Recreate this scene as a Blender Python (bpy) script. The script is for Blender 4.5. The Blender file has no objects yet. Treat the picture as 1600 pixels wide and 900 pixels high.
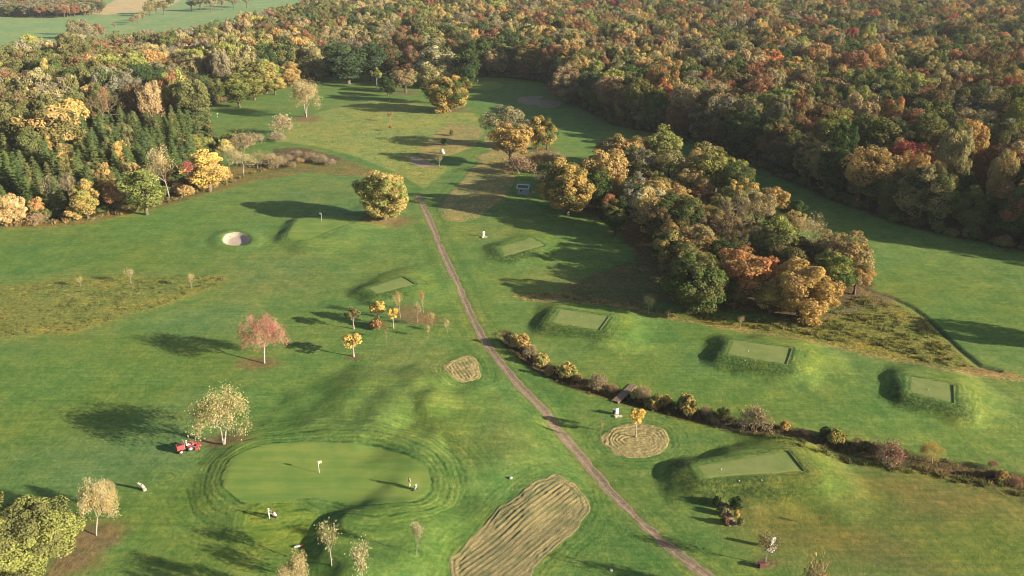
import bpy, bmesh, math, random
import numpy as np
from mathutils import Vector, Matrix
rad = math.radians
rng = np.random.default_rng(7)
random.seed(7)
SC = bpy.context.scene
COL = SC.collection

# ------------------------------------------------------------------ camera, light, sky
F, CAM_H, PITCH = 1232.0, 75.0, rad(24.0)          # focal length in pixels of the 1600 px wide photograph
cd = bpy.data.cameras.new('camera'); cam = bpy.data.objects.new('camera', cd); COL.objects.link(cam)
cd.sensor_width = 36.0; cd.lens = 36.0 * F / 1600.0
cd.clip_start = 1.0; cd.clip_end = 20000.0
cam.location = (0, 0, CAM_H); cam.rotation_euler = (rad(90) - PITCH, 0, 0)
SC.camera = cam
SUN_EL, SHADOW_AZ = rad(17.5), rad(160.5)
sun_dir = Vector((-math.cos(SHADOW_AZ) * math.cos(SUN_EL), -math.sin(SHADOW_AZ) * math.cos(SUN_EL), math.sin(SUN_EL)))
sl = bpy.data.lights.new('sun', 'SUN'); sl.energy = 5.0; sl.angle = rad(0.5); sl.color = (1.0, 0.87, 0.70)
so = bpy.data.objects.new('sun', sl); COL.objects.link(so)
so.rotation_euler = sun_dir.to_track_quat('Z', 'Y').to_euler()
W = bpy.data.worlds.new('World'); SC.world = W; W.use_nodes = True
wn = W.node_tree.nodes; wn.clear()
sk = wn.new('ShaderNodeTexSky'); sk.sky_type = 'NISHITA'; sk.sun_disc = False
sk.sun_elevation = SUN_EL; sk.sun_rotation = math.atan2(sun_dir.x, sun_dir.y)
sk.air_density = 1.0; sk.dust_density = 1.6; sk.ozone_density = 1.0
bg = wn.new('ShaderNodeBackground'); bg.inputs[1].default_value = 0.055
wo = wn.new('ShaderNodeOutputWorld')
W.node_tree.links.new(sk.outputs[0], bg.inputs[0]); W.node_tree.links.new(bg.outputs[0], wo.inputs[0])
SC.view_settings.view_transform = 'Standard'; SC.view_settings.look = 'None'
SC.view_settings.exposure = 1.68; SC.view_settings.gamma = 1.0; SC.view_settings.use_curve_mapping = False
HAZE = .00005
SC.cycles.filter_width = 1.15
SC.cycles.max_bounces = 5; SC.cycles.diffuse_bounces = 3; SC.cycles.transmission_bounces = 2
SC.cycles.volume_bounces = 0; SC.cycles.transparent_max_bounces = 4

# ------------------------------------------------------------------ small helpers
def lin(r, g, b, k=1.0):
    f = lambda c: ((c / 255.0 + 0.055) / 1.055) ** 2.4 if c > 10 else c / 255.0 / 12.92
    return (f(r) * k, f(g) * k, f(b) * k)
def ray(px, py):
    x = (px - 800) / F; y = -(py - 450) / F
    return np.array([x, math.cos(PITCH) + y * math.sin(PITCH), -math.sin(PITCH) + y * math.cos(PITCH)])
def g0(px, py, z=0.0):
    d = ray(px, py); t = (z - CAM_H) / d[2]
    return (d[0] * t, d[1] * t)
def poly0(pts): return np.array([g0(*p) for p in pts])
def smooth(t): t = np.clip(t, 0, 1); return t * t * (3 - 2 * t)
_perm = np.random.default_rng(3).permutation(4096); _val = np.random.default_rng(5).random(4096)
def vnoise(x, y):
    xi = np.floor(x).astype(np.int64); yi = np.floor(y).astype(np.int64); fx = x - xi; fy = y - yi
    fx = fx * fx * (3 - 2 * fx); fy = fy * fy * (3 - 2 * fy)
    h = lambda a, b: _val[_perm[(a + _perm[b & 4095]) & 4095]]
    return (h(xi, yi) * (1 - fx) + h(xi + 1, yi) * fx) * (1 - fy) + (h(xi, yi + 1) * (1 - fx) + h(xi + 1, yi + 1) * fx) * fy
def fbm(x, y, sc, o=3):
    s = 0; a = 1; t = 0
    for k in range(o):
        s = s + a * (vnoise(x / sc + 17.3 * k + 100, y / sc + 9.1 * k + 100) - 0.5); t += a; a *= 0.5; sc *= 0.5
    return s / t * 2
def sdf_poly(P, x, y):
    """signed distance, negative inside"""
    d = np.full(x.shape, 1e9); ins = np.zeros(x.shape, bool); n = len(P)
    for i in range(n):
        ax, ay = P[i]; bx, by = P[(i + 1) % n]
        ex, ey = bx - ax, by - ay; wx, wy = x - ax, y - ay
        t = np.clip((wx * ex + wy * ey) / (ex * ex + ey * ey + 1e-9), 0, 1)
        d = np.minimum(d, (wx - t * ex) ** 2 + (wy - t * ey) ** 2)
        c = (ay > y) != (by > y)
        with np.errstate(divide='ignore', invalid='ignore'):
            xx = ax + (y - ay) * ex / (ey if abs(ey) > 1e-12 else 1e-12)
        ins ^= c & (x < xx)
    d = np.sqrt(d)
    return np.where(ins, -d, d)
def dist_line(P, x, y):
    d = np.full(x.shape, 1e9)
    for i in range(len(P) - 1):
        ax, ay = P[i]; bx, by = P[i + 1]
        ex, ey = bx - ax, by - ay; wx, wy = x - ax, y - ay
        t = np.clip((wx * ex + wy * ey) / (ex * ex + ey * ey + 1e-9), 0, 1)
        d = np.minimum(d, (wx - t * ex) ** 2 + (wy - t * ey) ** 2)
    return np.sqrt(d)
def local(fn, P, x, y, m, far):
    """evaluate fn only near the polygon"""
    out = np.full(x.shape, float(far)); a = P.min(0) - m; b = P.max(0) + m
    k = (x > a[0]) & (x < b[0]) & (y > a[1]) & (y < b[1])
    if k.any(): out[k] = fn(P, x[k], y[k])
    return out
def roundpoly(P, n=3):
    P = np.array(P, float)
    for _ in range(n):
        Q = np.roll(P, -1, 0); P = np.stack([P * .75 + Q * .25, P * .25 + Q * .75], 1).reshape(-1, 2)
    return P

# ------------------------------------------------------------------ the lay of the land (photograph pixels -> ground metres)
PATH = poly0([(652, 306), (662, 326), (676, 355), (692, 395), (717, 447), (736, 492), (757, 533), (800, 587), (848, 640), (882, 685), (916, 722), (955, 768), (1000, 813), (1050, 858), (1112, 905), (1200, 965)])
HEDGE = poly0([(787, 522), (830, 562), (880, 588), (935, 607), (985, 622), (1050, 640), (1120, 658), (1200, 676), (1280, 694), (1360, 710), (1440, 726), (1540, 746), (1640, 765)])
DRAIN = poly0([(1350, 450), (1390, 462), (1425, 480), (1450, 500), (1475, 525), (1500, 550), (1530, 575), (1560, 583)])
GREEN = roundpoly(poly0([(350, 750), (362, 722), (400, 704), (450, 696), (520, 697), (585, 704), (640, 722), (670, 745), (673, 770), (652, 792), (605, 804), (560, 800), (520, 786), (480, 779), (430, 792), (380, 791), (356, 775)]), 2)
LOBE = roundpoly(poly0([(378, 820), (400, 795), (450, 785), (500, 800), (505, 830), (480, 858), (440, 868), (395, 855)]), 2)
FARGREEN = roundpoly(poly0([(448, 372), (463, 347), (500, 342), (560, 343), (570, 347), (520, 362), (485, 378), (455, 380)]), 1)
TEES = [poly0([(862, 509), (875, 489), (952, 501), (937, 522)]), poly0([(1135, 563), (1144, 541), (1236, 555), (1227, 580)]),
        poly0([(1419, 624), (1418, 600), (1486, 614), (1487, 643)]), poly0([(1098, 760), (1086, 741), (1228, 720), (1253, 752)]),
        poly0([(590, 463), (575, 455), (630, 437), (648, 449)]), poly0([(788, 402), (782, 388), (830, 374), (850, 385)])]
# plateaus: polygon, height, fall-off to the left, fall-off to the right
MOUNDS = [(TEES[0], 1.5, 4.2, 9.0), (TEES[1], 1.7, 3.6, 8.0), (TEES[2], 1.6, 3.4, 7.5), (TEES[3], 2.3, 4.2, 8.0), (TEES[4], 1.25, 4.6, 9.0), (TEES[5], .75, 5.5, 8.0),
          (poly0([(455, 372), (468, 348), (560, 343), (525, 362), (485, 378)]), 1.5, 4.0, 12.0),
          (poly0([(552, 640), (572, 612), (630, 610), (640, 630), (590, 645)]), 2.2, 9.0, 9.0),
          (poly0([(705, 668), (690, 650), (720, 640), (775, 680), (770, 720), (735, 705)]), 2.3, 10.5, 12.0),
          (poly0([(535, 862), (550, 838), (600, 822), (650, 835), (625, 870), (565, 885)]), 2.3, 4.2, 7.0),
          (poly0([(360, 770), (380, 705), (520, 690), (640, 715), (668, 760), (620, 800), (450, 800)]), 1.0, 5.0, 6.0)]
BUNKER = roundpoly(poly0([(346, 372), (355, 364), (378, 362), (391, 371), (389, 381), (370, 384), (350, 381)]), 2)
FARBUNK = [roundpoly(poly0([(806, 152), (835, 148), (852, 150), (838, 155), (812, 163)]), 1), roundpoly(poly0([(815, 158), (845, 154), (880, 158), (872, 168), (846, 169), (838, 163), (818, 164)]), 1),
           roundpoly(poly0([(636, 247), (650, 241), (668, 252), (690, 257), (680, 260), (648, 259)]), 1)]
HAY = [(roundpoly(poly0([(702, 915), (700, 880), (722, 850), (770, 805), (812, 768), (850, 747), (885, 746), (915, 765), (924, 795), (905, 825), (870, 850), (820, 905), (800, 960), (730, 960)]), 2), 'lin', poly0([(740, 890), (895, 770)])),
       (roundpoly(poly0([(693, 575), (700, 562), (730, 551), (746, 560), (752, 585), (745, 598), (712, 603), (700, 590)]), 2), 'lin', poly0([(700, 570), (718, 600)])),
       (roundpoly(poly0([(935, 688), (945, 668), (985, 659), (1030, 665), (1050, 685), (1042, 703), (1000, 716), (960, 708)]), 2), 'ring', None),
       (roundpoly(poly0([(690, 318), (740, 262), (752, 252), (800, 258), (806, 285), (775, 318), (755, 335), (722, 345), (695, 340)]), 1), 'lin', poly0([(720, 340), (770, 290)])),
       (roundpoly(poly0([(662, 238), (683, 206), (735, 196), (752, 208), (742, 228), (700, 243)]), 1), 'lin', poly0([(680, 240), (720, 205)])),
       (roundpoly(poly0([(742, 244), (765, 238), (830, 240), (815, 256), (760, 252)]), 1), 'lin', poly0([(742, 244), (815, 244)]))]
def hgt(x, y):
    x = np.atleast_1d(np.asarray(x, float)); y = np.atleast_1d(np.asarray(y, float))
    z = 0.55 * fbm(x, y, 60, 2) + 0.12 * fbm(x + 500, y, 14, 2)
    z = z + 14.0 * smooth((y - 500) / 900) * smooth((x + 60) / 250)                 # the wooded rise far right
    z = z - 7.0 * smooth((y - 330) / 260) * smooth((-x - 110) / 180)              # the valley of fields far left
    for P, h, wl, wr in MOUNDS:
        s = local(sdf_poly, P, x, y, 22, 99); k = s < 30
        if not k.any(): continue
        wl *= 1.08; c = P.mean(0); w = max(np.ptp(P[:, 0]) * .5, 1)
        side = smooth(((x[k] - c[0]) / w + 1.2) / 2.4)
        wd = wl + (wr - wl) * side
        wob = 1.25 + 0.55 * fbm(x[k], y[k], 8, 2)
        z[k] = z[k] + .74 * h * smooth(1 - (s[k] - 0.5 - .35 * fbm(x[k] + 9, y[k], 3, 2)) / (wd * wob))
    s = local(dist_line, HEDGE, x, y, 6, 99); z = z - 0.9 * smooth(1 - s / 2.2)
    s = local(dist_line, DRAIN, x, y, 4, 99); z = z - 0.4 * smooth(1 - s / .8)
    s = local(sdf_poly, BUNKER, x, y, 8, 99); z = z - 0.8 * smooth((0.3 - s) / 1.6) + 0.35 * smooth(1 - abs(s - 1.2) / 3.5)
    for B in FARBUNK:
        s = local(sdf_poly, B, x, y, 6, 99); z = z - 0.5 * smooth((0.3 - s) / 2)
    s = local(dist_line, PATH, x, y, 4, 99); z = z - 0.05 * smooth(1 - s / 1.2)
    return z
def h1(x, y): return float(hgt(x, y)[0])
def ground(px, py):
    """the point of the ground seen at a pixel, and its depth"""
    d = ray(px, py); t = (0 - CAM_H) / d[2]
    for _ in range(12): t = (h1(d[0] * t, d[1] * t) - CAM_H) / d[2]
    return Vector((d[0] * t, d[1] * t, h1(d[0] * t, d[1] * t))), t
def groundpoly(pts): return np.array([ground(*p)[0][:2] for p in pts])

# ------------------------------------------------------------------ materials
def mat(name):
    m = bpy.data.materials.new(name); m.use_nodes = True; m.node_tree.nodes.clear()
    return m, m.node_tree.nodes, m.node_tree.links
class NT:
    """terse node builder"""
    def __init__(s, name):
        s.m, s.n, s.l = mat(name); s.out = s.n.new('ShaderNodeOutputMaterial')
    def node(s, t, ins=(), **kw):
        o = s.n.new('ShaderNode' + t)
        for k, v in kw.items(): setattr(o, k, v)
        for k, v in (ins.items() if isinstance(ins, dict) else enumerate(ins)):
            if v is None: continue
            if isinstance(v, bpy.types.NodeSocket): s.l.new(v, o.inputs[k])
            else: o.inputs[k].default_value = v
        return o
    def math(s, op, a, b=None, c=None): return s.node('Math', [a, b, c][:3 if c is not None else 2], operation=op).outputs[0]
    def attr(s, name, kind='GEOMETRY'): return s.node('Attribute', attribute_name=name, attribute_type=kind)
    def noise(s, vec, scale, detail=3, rough=.55):
        return s.node('TexNoise', {'Vector': vec, 'Scale': scale, 'Detail': detail, 'Roughness': rough})
    def mix(s, f, a, b, blend='MIX'):
        o = s.n.new('ShaderNodeMix'); o.data_type = 'RGBA'; o.blend_type = blend; o.clamp_factor = True
        for k, v in ((0, f), (6, a), (7, b)):
            if isinstance(v, bpy.types.NodeSocket): s.l.new(v, o.inputs[k])
            else: o.inputs[k].default_value = v if k == 0 else (*v[:3], 1)
        return o.outputs[2]
    def ramp(s, f, lo, hi, a=0., b=1.):
        return s.node('MapRange', {0: f, 1: lo, 2: hi, 3: a, 4: b}, clamp=True).outputs[0]
    def obj(s): return s.node('TexCoord').outputs['Object']
    def geo(s): return s.node('NewGeometry').outputs['Position']
    def finish(s, shader):
        s.l.new(shader, s.out.inputs[0]); return s.m
def plain(name, col, rough=0.6, metal=0.0, var=0.12, scale=6.0):
    t = NT(name); n = t.noise(t.obj(), scale, 4)
    c = t.mix(t.ramp(n.outputs[0], .3, .7), [v * (1 - var) for v in col], [min(1, v * (1 + var)) for v in col])
    bs = t.node('BsdfPrincipled', {'Base Color': c, 'Roughness': rough, 'Metallic': metal})
    return t.finish(bs.outputs[0])

def ground_material():
    t = NT('turf'); P = t.geo()
    base = t.attr('zone').outputs[0]
    tex = t.attr('coarse').outputs[2]; ring = t.attr('ringd').outputs[2]; rm = t.attr('ringm').outputs[2]; bare = t.attr('bare').outputs[2]
    n1 = t.noise(P, .045, 5, .62).outputs[0]; n2 = t.noise(P, .22, 5, .65).outputs[0]; n3 = t.noise(P, 1.7, 5, .7).outputs[0]; n4 = t.noise(P, 6.0, 3, .7).outputs[0]; n7 = t.noise(P, .9, 8, .85).outputs[0]; n8 = t.noise(P, .55, 3, .6).outputs[0]
    # broad drifts between greener and drier turf
    c = t.mix(t.ramp(n1, .38, .62, 0, .8), base, t.mix(1.0, base, (1.42, 1.08, .92), 'MULTIPLY'))
    c = t.mix(t.ramp(n2, .46, .68, 0, .8), c, t.mix(1.0, c, (.58, .80, .66), 'MULTIPLY'))
    c = t.mix(t.ramp(n2, .48, .32, 0, .7), c, t.mix(1.0, c, (1.32, 1.18, 1.0), 'MULTIPLY'))
    # stretched mower passes
    mp = t.node('Mapping', {0: P, 'Rotation': (0, 0, rad(28)), 'Scale': (.05, 1.0, 1)}).outputs[0]
    n5 = t.noise(mp, 1.5, 4, .65).outputs[0]
    c = t.mix(t.ramp(n5, .40, .60, 0, .7), c, t.mix(1.0, c, (.72, .86, .76), 'MULTIPLY'))
    mp2 = t.node('Mapping', {0: P, 'Rotation': (0, 0, rad(-35)), 'Scale': (.06, 1.3, 1)}).outputs[0]
    n6 = t.noise(mp2, 1.3, 4, .65).outputs[0]
    c = t.mix(t.ramp(n6, .42, .60, 0, .7), c, t.mix(1.0, c, (1.18, 1.14, 1.0), 'MULTIPLY'))
    c = t.mix(t.ramp(n7, .40, .60, .75, 0), c, t.mix(1.0, c, (.60, .74, .60), 'MULTIPLY'))
    c = t.mix(t.ramp(n7, .48, .66, 0, .7), c, t.mix(1.0, c, (1.42, 1.26, 1.12), 'MULTIPLY'))
    # rings mown round greens, tees and trees
    wob = t.math('MULTIPLY_ADD', n2, 2.2, ring)
    w = t.math('SINE', t.math('MULTIPLY', wob, 2 * math.pi / .85))
    w2 = t.math('SINE', t.math('MULTIPLY', wob, 2 * math.pi / 2.3))
    wm = t.math('MULTIPLY', t.math('MULTIPLY_ADD', w, .3, t.math('MULTIPLY', w2, .3)), t.math('MULTIPLY', rm, t.ramp(n8, .36, .62, .05, 1.0)))
    c = t.mix(t.math('MULTIPLY', wm, 1.0), c, t.mix(1.0, c, (1.6, 1.36, 1.15), 'MULTIPLY'))
    c = t.mix(t.math('MULTIPLY', wm, -1.0), c, t.mix(1.0, c, (.20, .40, .3), 'MULTIPLY'))
    # fine grain; tussocks where the grass is left long
    c = t.mix(t.ramp(n4, .32, .66, 0, .6), c, t.mix(1.0, c, (.55, .66, .52), 'MULTIPLY'))
    c = t.mix(t.ramp(n3, .38, .62, .55, 0), c, t.mix(1.0, c, (1.30, 1.22, 1.1), 'MULTIPLY'))
    amt = t.math('MULTIPLY', tex, t.ramp(n3, .40, .64, 0, .95))
    c = t.mix(amt, c, t.mix(1.0, c, (.40, .48, .38), 'MULTIPLY'))
    amt2 = t.math('MULTIPLY', tex, t.ramp(n3, .50, .34, 0, .55))
    c = t.mix(amt2, c, t.mix(1.0, c, (1.55, 1.38, 1.1), 'MULTIPLY'))
    # fallen leaves
    lv = t.noise(P, 3.2, 4, .75).outputs[0]
    c = t.mix(t.math('MULTIPLY', bare, t.ramp(lv, .42, .6, .15, .9)), c, (.19, .105, .06))
    hN = t.math('ADD', t.math('MULTIPLY', n3, t.math('MULTIPLY_ADD', tex, 1.0, .16)), t.math('MULTIPLY', n4, .10))
    hN = t.math('ADD', hN, t.math('MULTIPLY', wm, .10))
    bp = t.node('Bump', {'Height': hN, 'Strength': .7, 'Distance': .5})
    bs = t.node('BsdfPrincipled', {'Base Color': c, 'Roughness': .9, 'Normal': bp.outputs[0]})
    bs.inputs['Specular IOR Level'].default_value = .15
    return t.finish(bs.outputs[0])
def patch_material(name, a, b, c3=None, s1=1.2, s2=7.0, bump=.3, dist=.15):
    t = NT(name); P = t.geo()
    n1 = t.noise(P, s1, 5, .65).outputs[0]; n2 = t.noise(P, s2, 3, .7).outputs[0]
    c = t.mix(t.ramp(n1, .35, .65), a, b)
    if c3: c = t.mix(t.ramp(t.noise(P, s1 * .35, 4, .7).outputs[0], .52, .66, 0, .85), c, c3)
    c = t.mix(t.ramp(n2, .3, .7, 0, .5), c, t.mix(1.0, c, (.6, .6, .6), 'MULTIPLY'))
    bp = t.node('Bump', {'Height': t.math('MULTIPLY_ADD', n2, .5, n1), 'Strength': bump, 'Distance': dist})
    bs = t.node('BsdfPrincipled', {'Base Color': c, 'Roughness': .9, 'Normal': bp.outputs[0]}); bs.inputs['Specular IOR Level'].default_value = .15
    return t.finish(bs.outputs[0])
def leaf_material():
    t = NT('foliage')
    a = t.attr('tint', 'INSTANCER').outputs[0]; b = t.attr('tint2', 'INSTANCER').outputs[0]
    lobe = t.attr('lobe').outputs[2]; lf = t.attr('leaf').outputs[2]
    c = t.mix(t.ramp(lobe, .35, .75), a, b)
    c = t.mix(t.ramp(lf, 0, 1), t.mix(1.0, c, (.76, .78, .76), 'MULTIPLY'), t.mix(1.0, c, (1.26, 1.23, 1.15), 'MULTIPLY'))
    d = t.node('BsdfDiffuse', {0: c, 1: .6}); tr = t.node('BsdfTranslucent', {0: t.mix(1.0, c, (1.1, 1.15, .8), 'MULTIPLY')})
    m = t.node('MixShader', [.22, d.outputs[0], tr.outputs[0]])
    return t.finish(m.outputs[0])
M_TURF = ground_material()
M_LEAF = leaf_material()
M_BARK = patch_material('bark', (.13, .105, .08), (.07, .055, .042), None, 3, 12)
M_PALE = patch_material('pale_bark', (.36, .32, .26), (.24, .21, .175), None, 2.5, 9, .2)
M_TWIG = patch_material('twigs', (.33, .26, .16), (.22, .17, .10), None, 2, 9, .2)
M_HAY = patch_material('cut_hay', (.34, .28, .115), (.21, .165, .070), (.14, .15, .05), 1.1, 6, .7, .25)
def _hayl():
    t = NT('raked_hay'); P = t.geo(); a = math.atan2(*(lambda u, v: (v[1] - u[1], v[0] - u[0]))(g0(740, 890), g0(895, 770)))
    rot = t.node('VectorRotate', {'Vector': P, 'Angle': -a}, rotation_type='Z_AXIS').outputs[0]
    st = t.node('Mapping', {0: rot, 'Scale': (.08, 1.6, 1)}).outputs[0]
    n1 = t.noise(st, 1.3, 5, .7).outputs[0]; n2 = t.noise(P, 7, 4, .75).outputs[0]; n3 = t.noise(P, .35, 3, .6).outputs[0]
    st2 = t.node('Mapping', {0: rot, 'Scale': (.35, 2.6, 1)}).outputs[0]; n4 = t.noise(st2, 2.2, 6, .8).outputs[0]; n1 = t.math('MULTIPLY_ADD', n4, .55, t.math('MULTIPLY', n1, .45))
    c = t.mix(t.ramp(n1, .38, .60), (.150, .125, .045), (.36, .305, .12)); c = t.mix(t.ramp(n3, .46, .62, 0, .75), c, (.13, .145, .045)); c = t.mix(t.ramp(n2, .34, .66, 0, .8), c, t.mix(1.0, c, (.45, .42, .4), 'MULTIPLY'))
    bp = t.node('Bump', {'Height': t.math('MULTIPLY_ADD', n2, .6, n1), 'Strength': 1.0, 'Distance': .35})
    return t.finish(t.node('BsdfPrincipled', {'Base Color': c, 'Roughness': .9, 'Normal': bp.outputs[0]}).outputs[0])
M_HAYL = _hayl()
M_STUB = patch_material('stubble', (.30, .225, .11), (.235, .19, .085), (.17, .18, .06), .8, 5, .3, .12)
M_PATH = patch_material('leafy_dirt', (.18, .115, .070), (.31, .235, .145), (.105, .125, .045), 1.3, 6, .6, .15)
def _path():
    t = NT('leafy_dirt'); P = t.geo(); n1 = t.noise(P, 1.3, 5, .7).outputs[0]; n2 = t.noise(P, 6, 4, .8).outputs[0]; n3 = t.noise(P, .45, 4, .7).outputs[0]; ac = t.attr('across').outputs[2]
    c = t.mix(t.ramp(n1, .36, .64), (.17, .100, .060), (.32, .235, .140)); c = t.mix(t.ramp(n3, .44, .62, 0, .7), c, (.22, .17, .105))
    rut = t.math('SUBTRACT', 1.0, t.math('MULTIPLY', t.math('ABSOLUTE', t.math('SUBTRACT', ac, .52)), 4.5)); c = t.mix(t.math('MULTIPLY', rut, .55), c, (.10, .062, .042))
    mid = t.math('MULTIPLY', t.ramp(ac, .26, .12), t.ramp(n3, .46, .60)); c = t.mix(mid, c, (.10, .125, .04)); c = t.mix(t.math('MULTIPLY', t.ramp(ac, .72, 1.0), t.ramp(n1, .40, .60)), c, (.105, .14, .045))
    c = t.mix(t.ramp(n2, .3, .7, 0, .6), c, t.mix(1.0, c, (.5, .5, .5), 'MULTIPLY'))
    bp = t.node('Bump', {'Height': t.math('MULTIPLY_ADD', n2, .5, n1), 'Strength': .7, 'Distance': .15})
    return t.finish(t.node('BsdfPrincipled', {'Base Color': c, 'Roughness': .9, 'Normal': bp.outputs[0]}).outputs[0])
M_PATH = _path()
M_SAND = patch_material('sand', (.40, .33, .25), (.35, .28, .21), None, .8, 5, .1, .05)
M_DULLSAND = patch_material('earthy_sand', (.32, .24, .165), (.25, .18, .12), None, .4, 3, .1, .05)
def _green():
    t = NT('close_mown_green'); P = t.geo(); st = t.node('Mapping', {0: P, 'Rotation': (0, 0, rad(8)), 'Scale': (.05, .55, 1)}).outputs[0]
    n1 = t.noise(st, 1.2, 4, .6).outputs[0]; n2 = t.noise(P, .25, 5, .65).outputs[0]; n3 = t.noise(P, 5, 4, .8).outputs[0]
    c = t.mix(t.ramp(n1, .38, .62), (.098, .165, .032), (.150, .200, .042)); c = t.mix(t.ramp(n2, .48, .66, 0, .6), c, (.085, .150, .034)); c = t.mix(t.ramp(n2, .48, .34, 0, .5), c, (.175, .205, .045)); c = t.mix(t.ramp(n3, .35, .65, 0, .4), c, t.mix(1.0, c, (.7, .78, .7), 'MULTIPLY'))
    b = t.node('BsdfPrincipled', {'Base Color': c, 'Roughness': .85}); b.inputs['Specular IOR Level'].default_value = .15
    return t.finish(b.outputs[0])
M_GRN = _green()
M_GRN2 = patch_material('close_mown_green', (.100, .172, .034), (.135, .190, .042), (.085, .155, .03), .16, 4, .04, .03)
M_TEE = patch_material('close_mown_tee', (.140, .182, .050), (.180, .208, .066), (.115, .165, .042), .5, 4, .04, .03)

# ------------------------------------------------------------------ object helpers
def tag(o, label=None, cat=None, group=None, kind=None):
    for k, v in (('label', label), ('category', cat), ('group', group), ('kind', kind)):
        if v: o[k] = v
    return o
def mesh_np(name, V, Fc, mats, midx=None, sm=False):
    """V (n,3), Fc (m,k) constant-size faces or list of such arrays"""
    me = bpy.data.meshes.new(name)
    fl = Fc if isinstance(Fc, list) else [Fc]
    fl = [f for f in fl if len(f)]
    me.vertices.add(len(V)); me.vertices.foreach_set('co', np.asarray(V, np.float32).ravel())
    loops = np.concatenate([f.ravel() for f in fl]); sizes = np.concatenate([np.full(len(f), f.shape[1]) for f in fl])
    me.loops.add(len(loops)); me.loops.foreach_set('vertex_index', loops.astype(np.int32))
    me.polygons.add(len(sizes)); me.polygons.foreach_set('loop_start', np.concatenate([[0], np.cumsum(sizes)[:-1]]).astype(np.int32))
    me.polygons.foreach_set('loop_total', sizes.astype(np.int32)) if False else None
    for m in (mats if isinstance(mats, (list, tuple)) else [mats]): me.materials.append(m)
    if midx is not None: me.polygons.foreach_set('material_index', np.asarray(midx, np.int32))
    me.polygons.foreach_set('use_smooth', np.full(len(sizes), sm))
    me.update(calc_edges=True); me.validate()
    return me
def fattr(me, name, vals, typ='FLOAT'):
    a = me.attributes.new(name, typ, 'POINT')
    a.data.foreach_set('value' if typ == 'FLOAT' else 'color' if 'COLOR' in typ else 'vector', np.asarray(vals, np.float32).ravel())
def link(name, me, parent=None, loc=None):
    o = bpy.data.objects.new(name, me); COL.objects.link(o)
    if parent: o.parent = parent
    if loc is not None: o.location = loc
    return o
def empty(name, loc, rz=0.0):
    o = bpy.data.objects.new(name, None); COL.objects.link(o); o.location = loc; o.rotation_euler = (0, 0, rz); o.empty_display_size = .5
    return o
def grid_faces(nr, nc):
    i = np.arange(nr - 1)[:, None] * nc + np.arange(nc - 1)[None, :]
    return np.stack([i, i + 1, i + nc + 1, i + nc], -1).reshape(-1, 4)

# ------------------------------------------------------------------ forests: where trees stand
FOREST_L = groundpoly([(-700, 350), (-300, 352), (0, 347), (70, 346), (145, 338), (205, 320), (265, 306), (318, 286), (335, 262), (330, 222), (318, 192), (300, 180), (332, 163), (402, 149), (452, 133), (508, 121),
                       (560, 116), (640, 112), (720, 120), (800, 121), (855, 130), (868, 141), (905, 165), (960, 196), (1040, 213), (1100, 228), (1168, 252), (1235, 285), (1300, 312), (1400, 348), (1500, 372), (1600, 392), (1900, 450), (2500, 520)])
far = np.array([g0(2500, 60), g0(1900, 0), g0(1600, -25), g0(1200, -40), g0(800, -30), g0(560, 10), g0(470, 26), g0(400, 50), g0(310, 68), g0(240, 76), g0(165, 92), g0(110, 96), g0(70, 98), g0(0, 112), g0(-200, 150), g0(-700, 200)])
FOREST = np.concatenate([FOREST_L, far])
COPSE = groundpoly([(838, 272), (862, 318), (925, 332), (955, 352), (985, 385), (1002, 420), (1030, 468), (1080, 486), (1150, 486), (1215, 498), (1285, 490), (1340, 460), (1358, 440), (1330, 412), (1240, 378), (1170, 340), (1105, 318), (1040, 292), (960, 292), (900, 290), (860, 275)])

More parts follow.
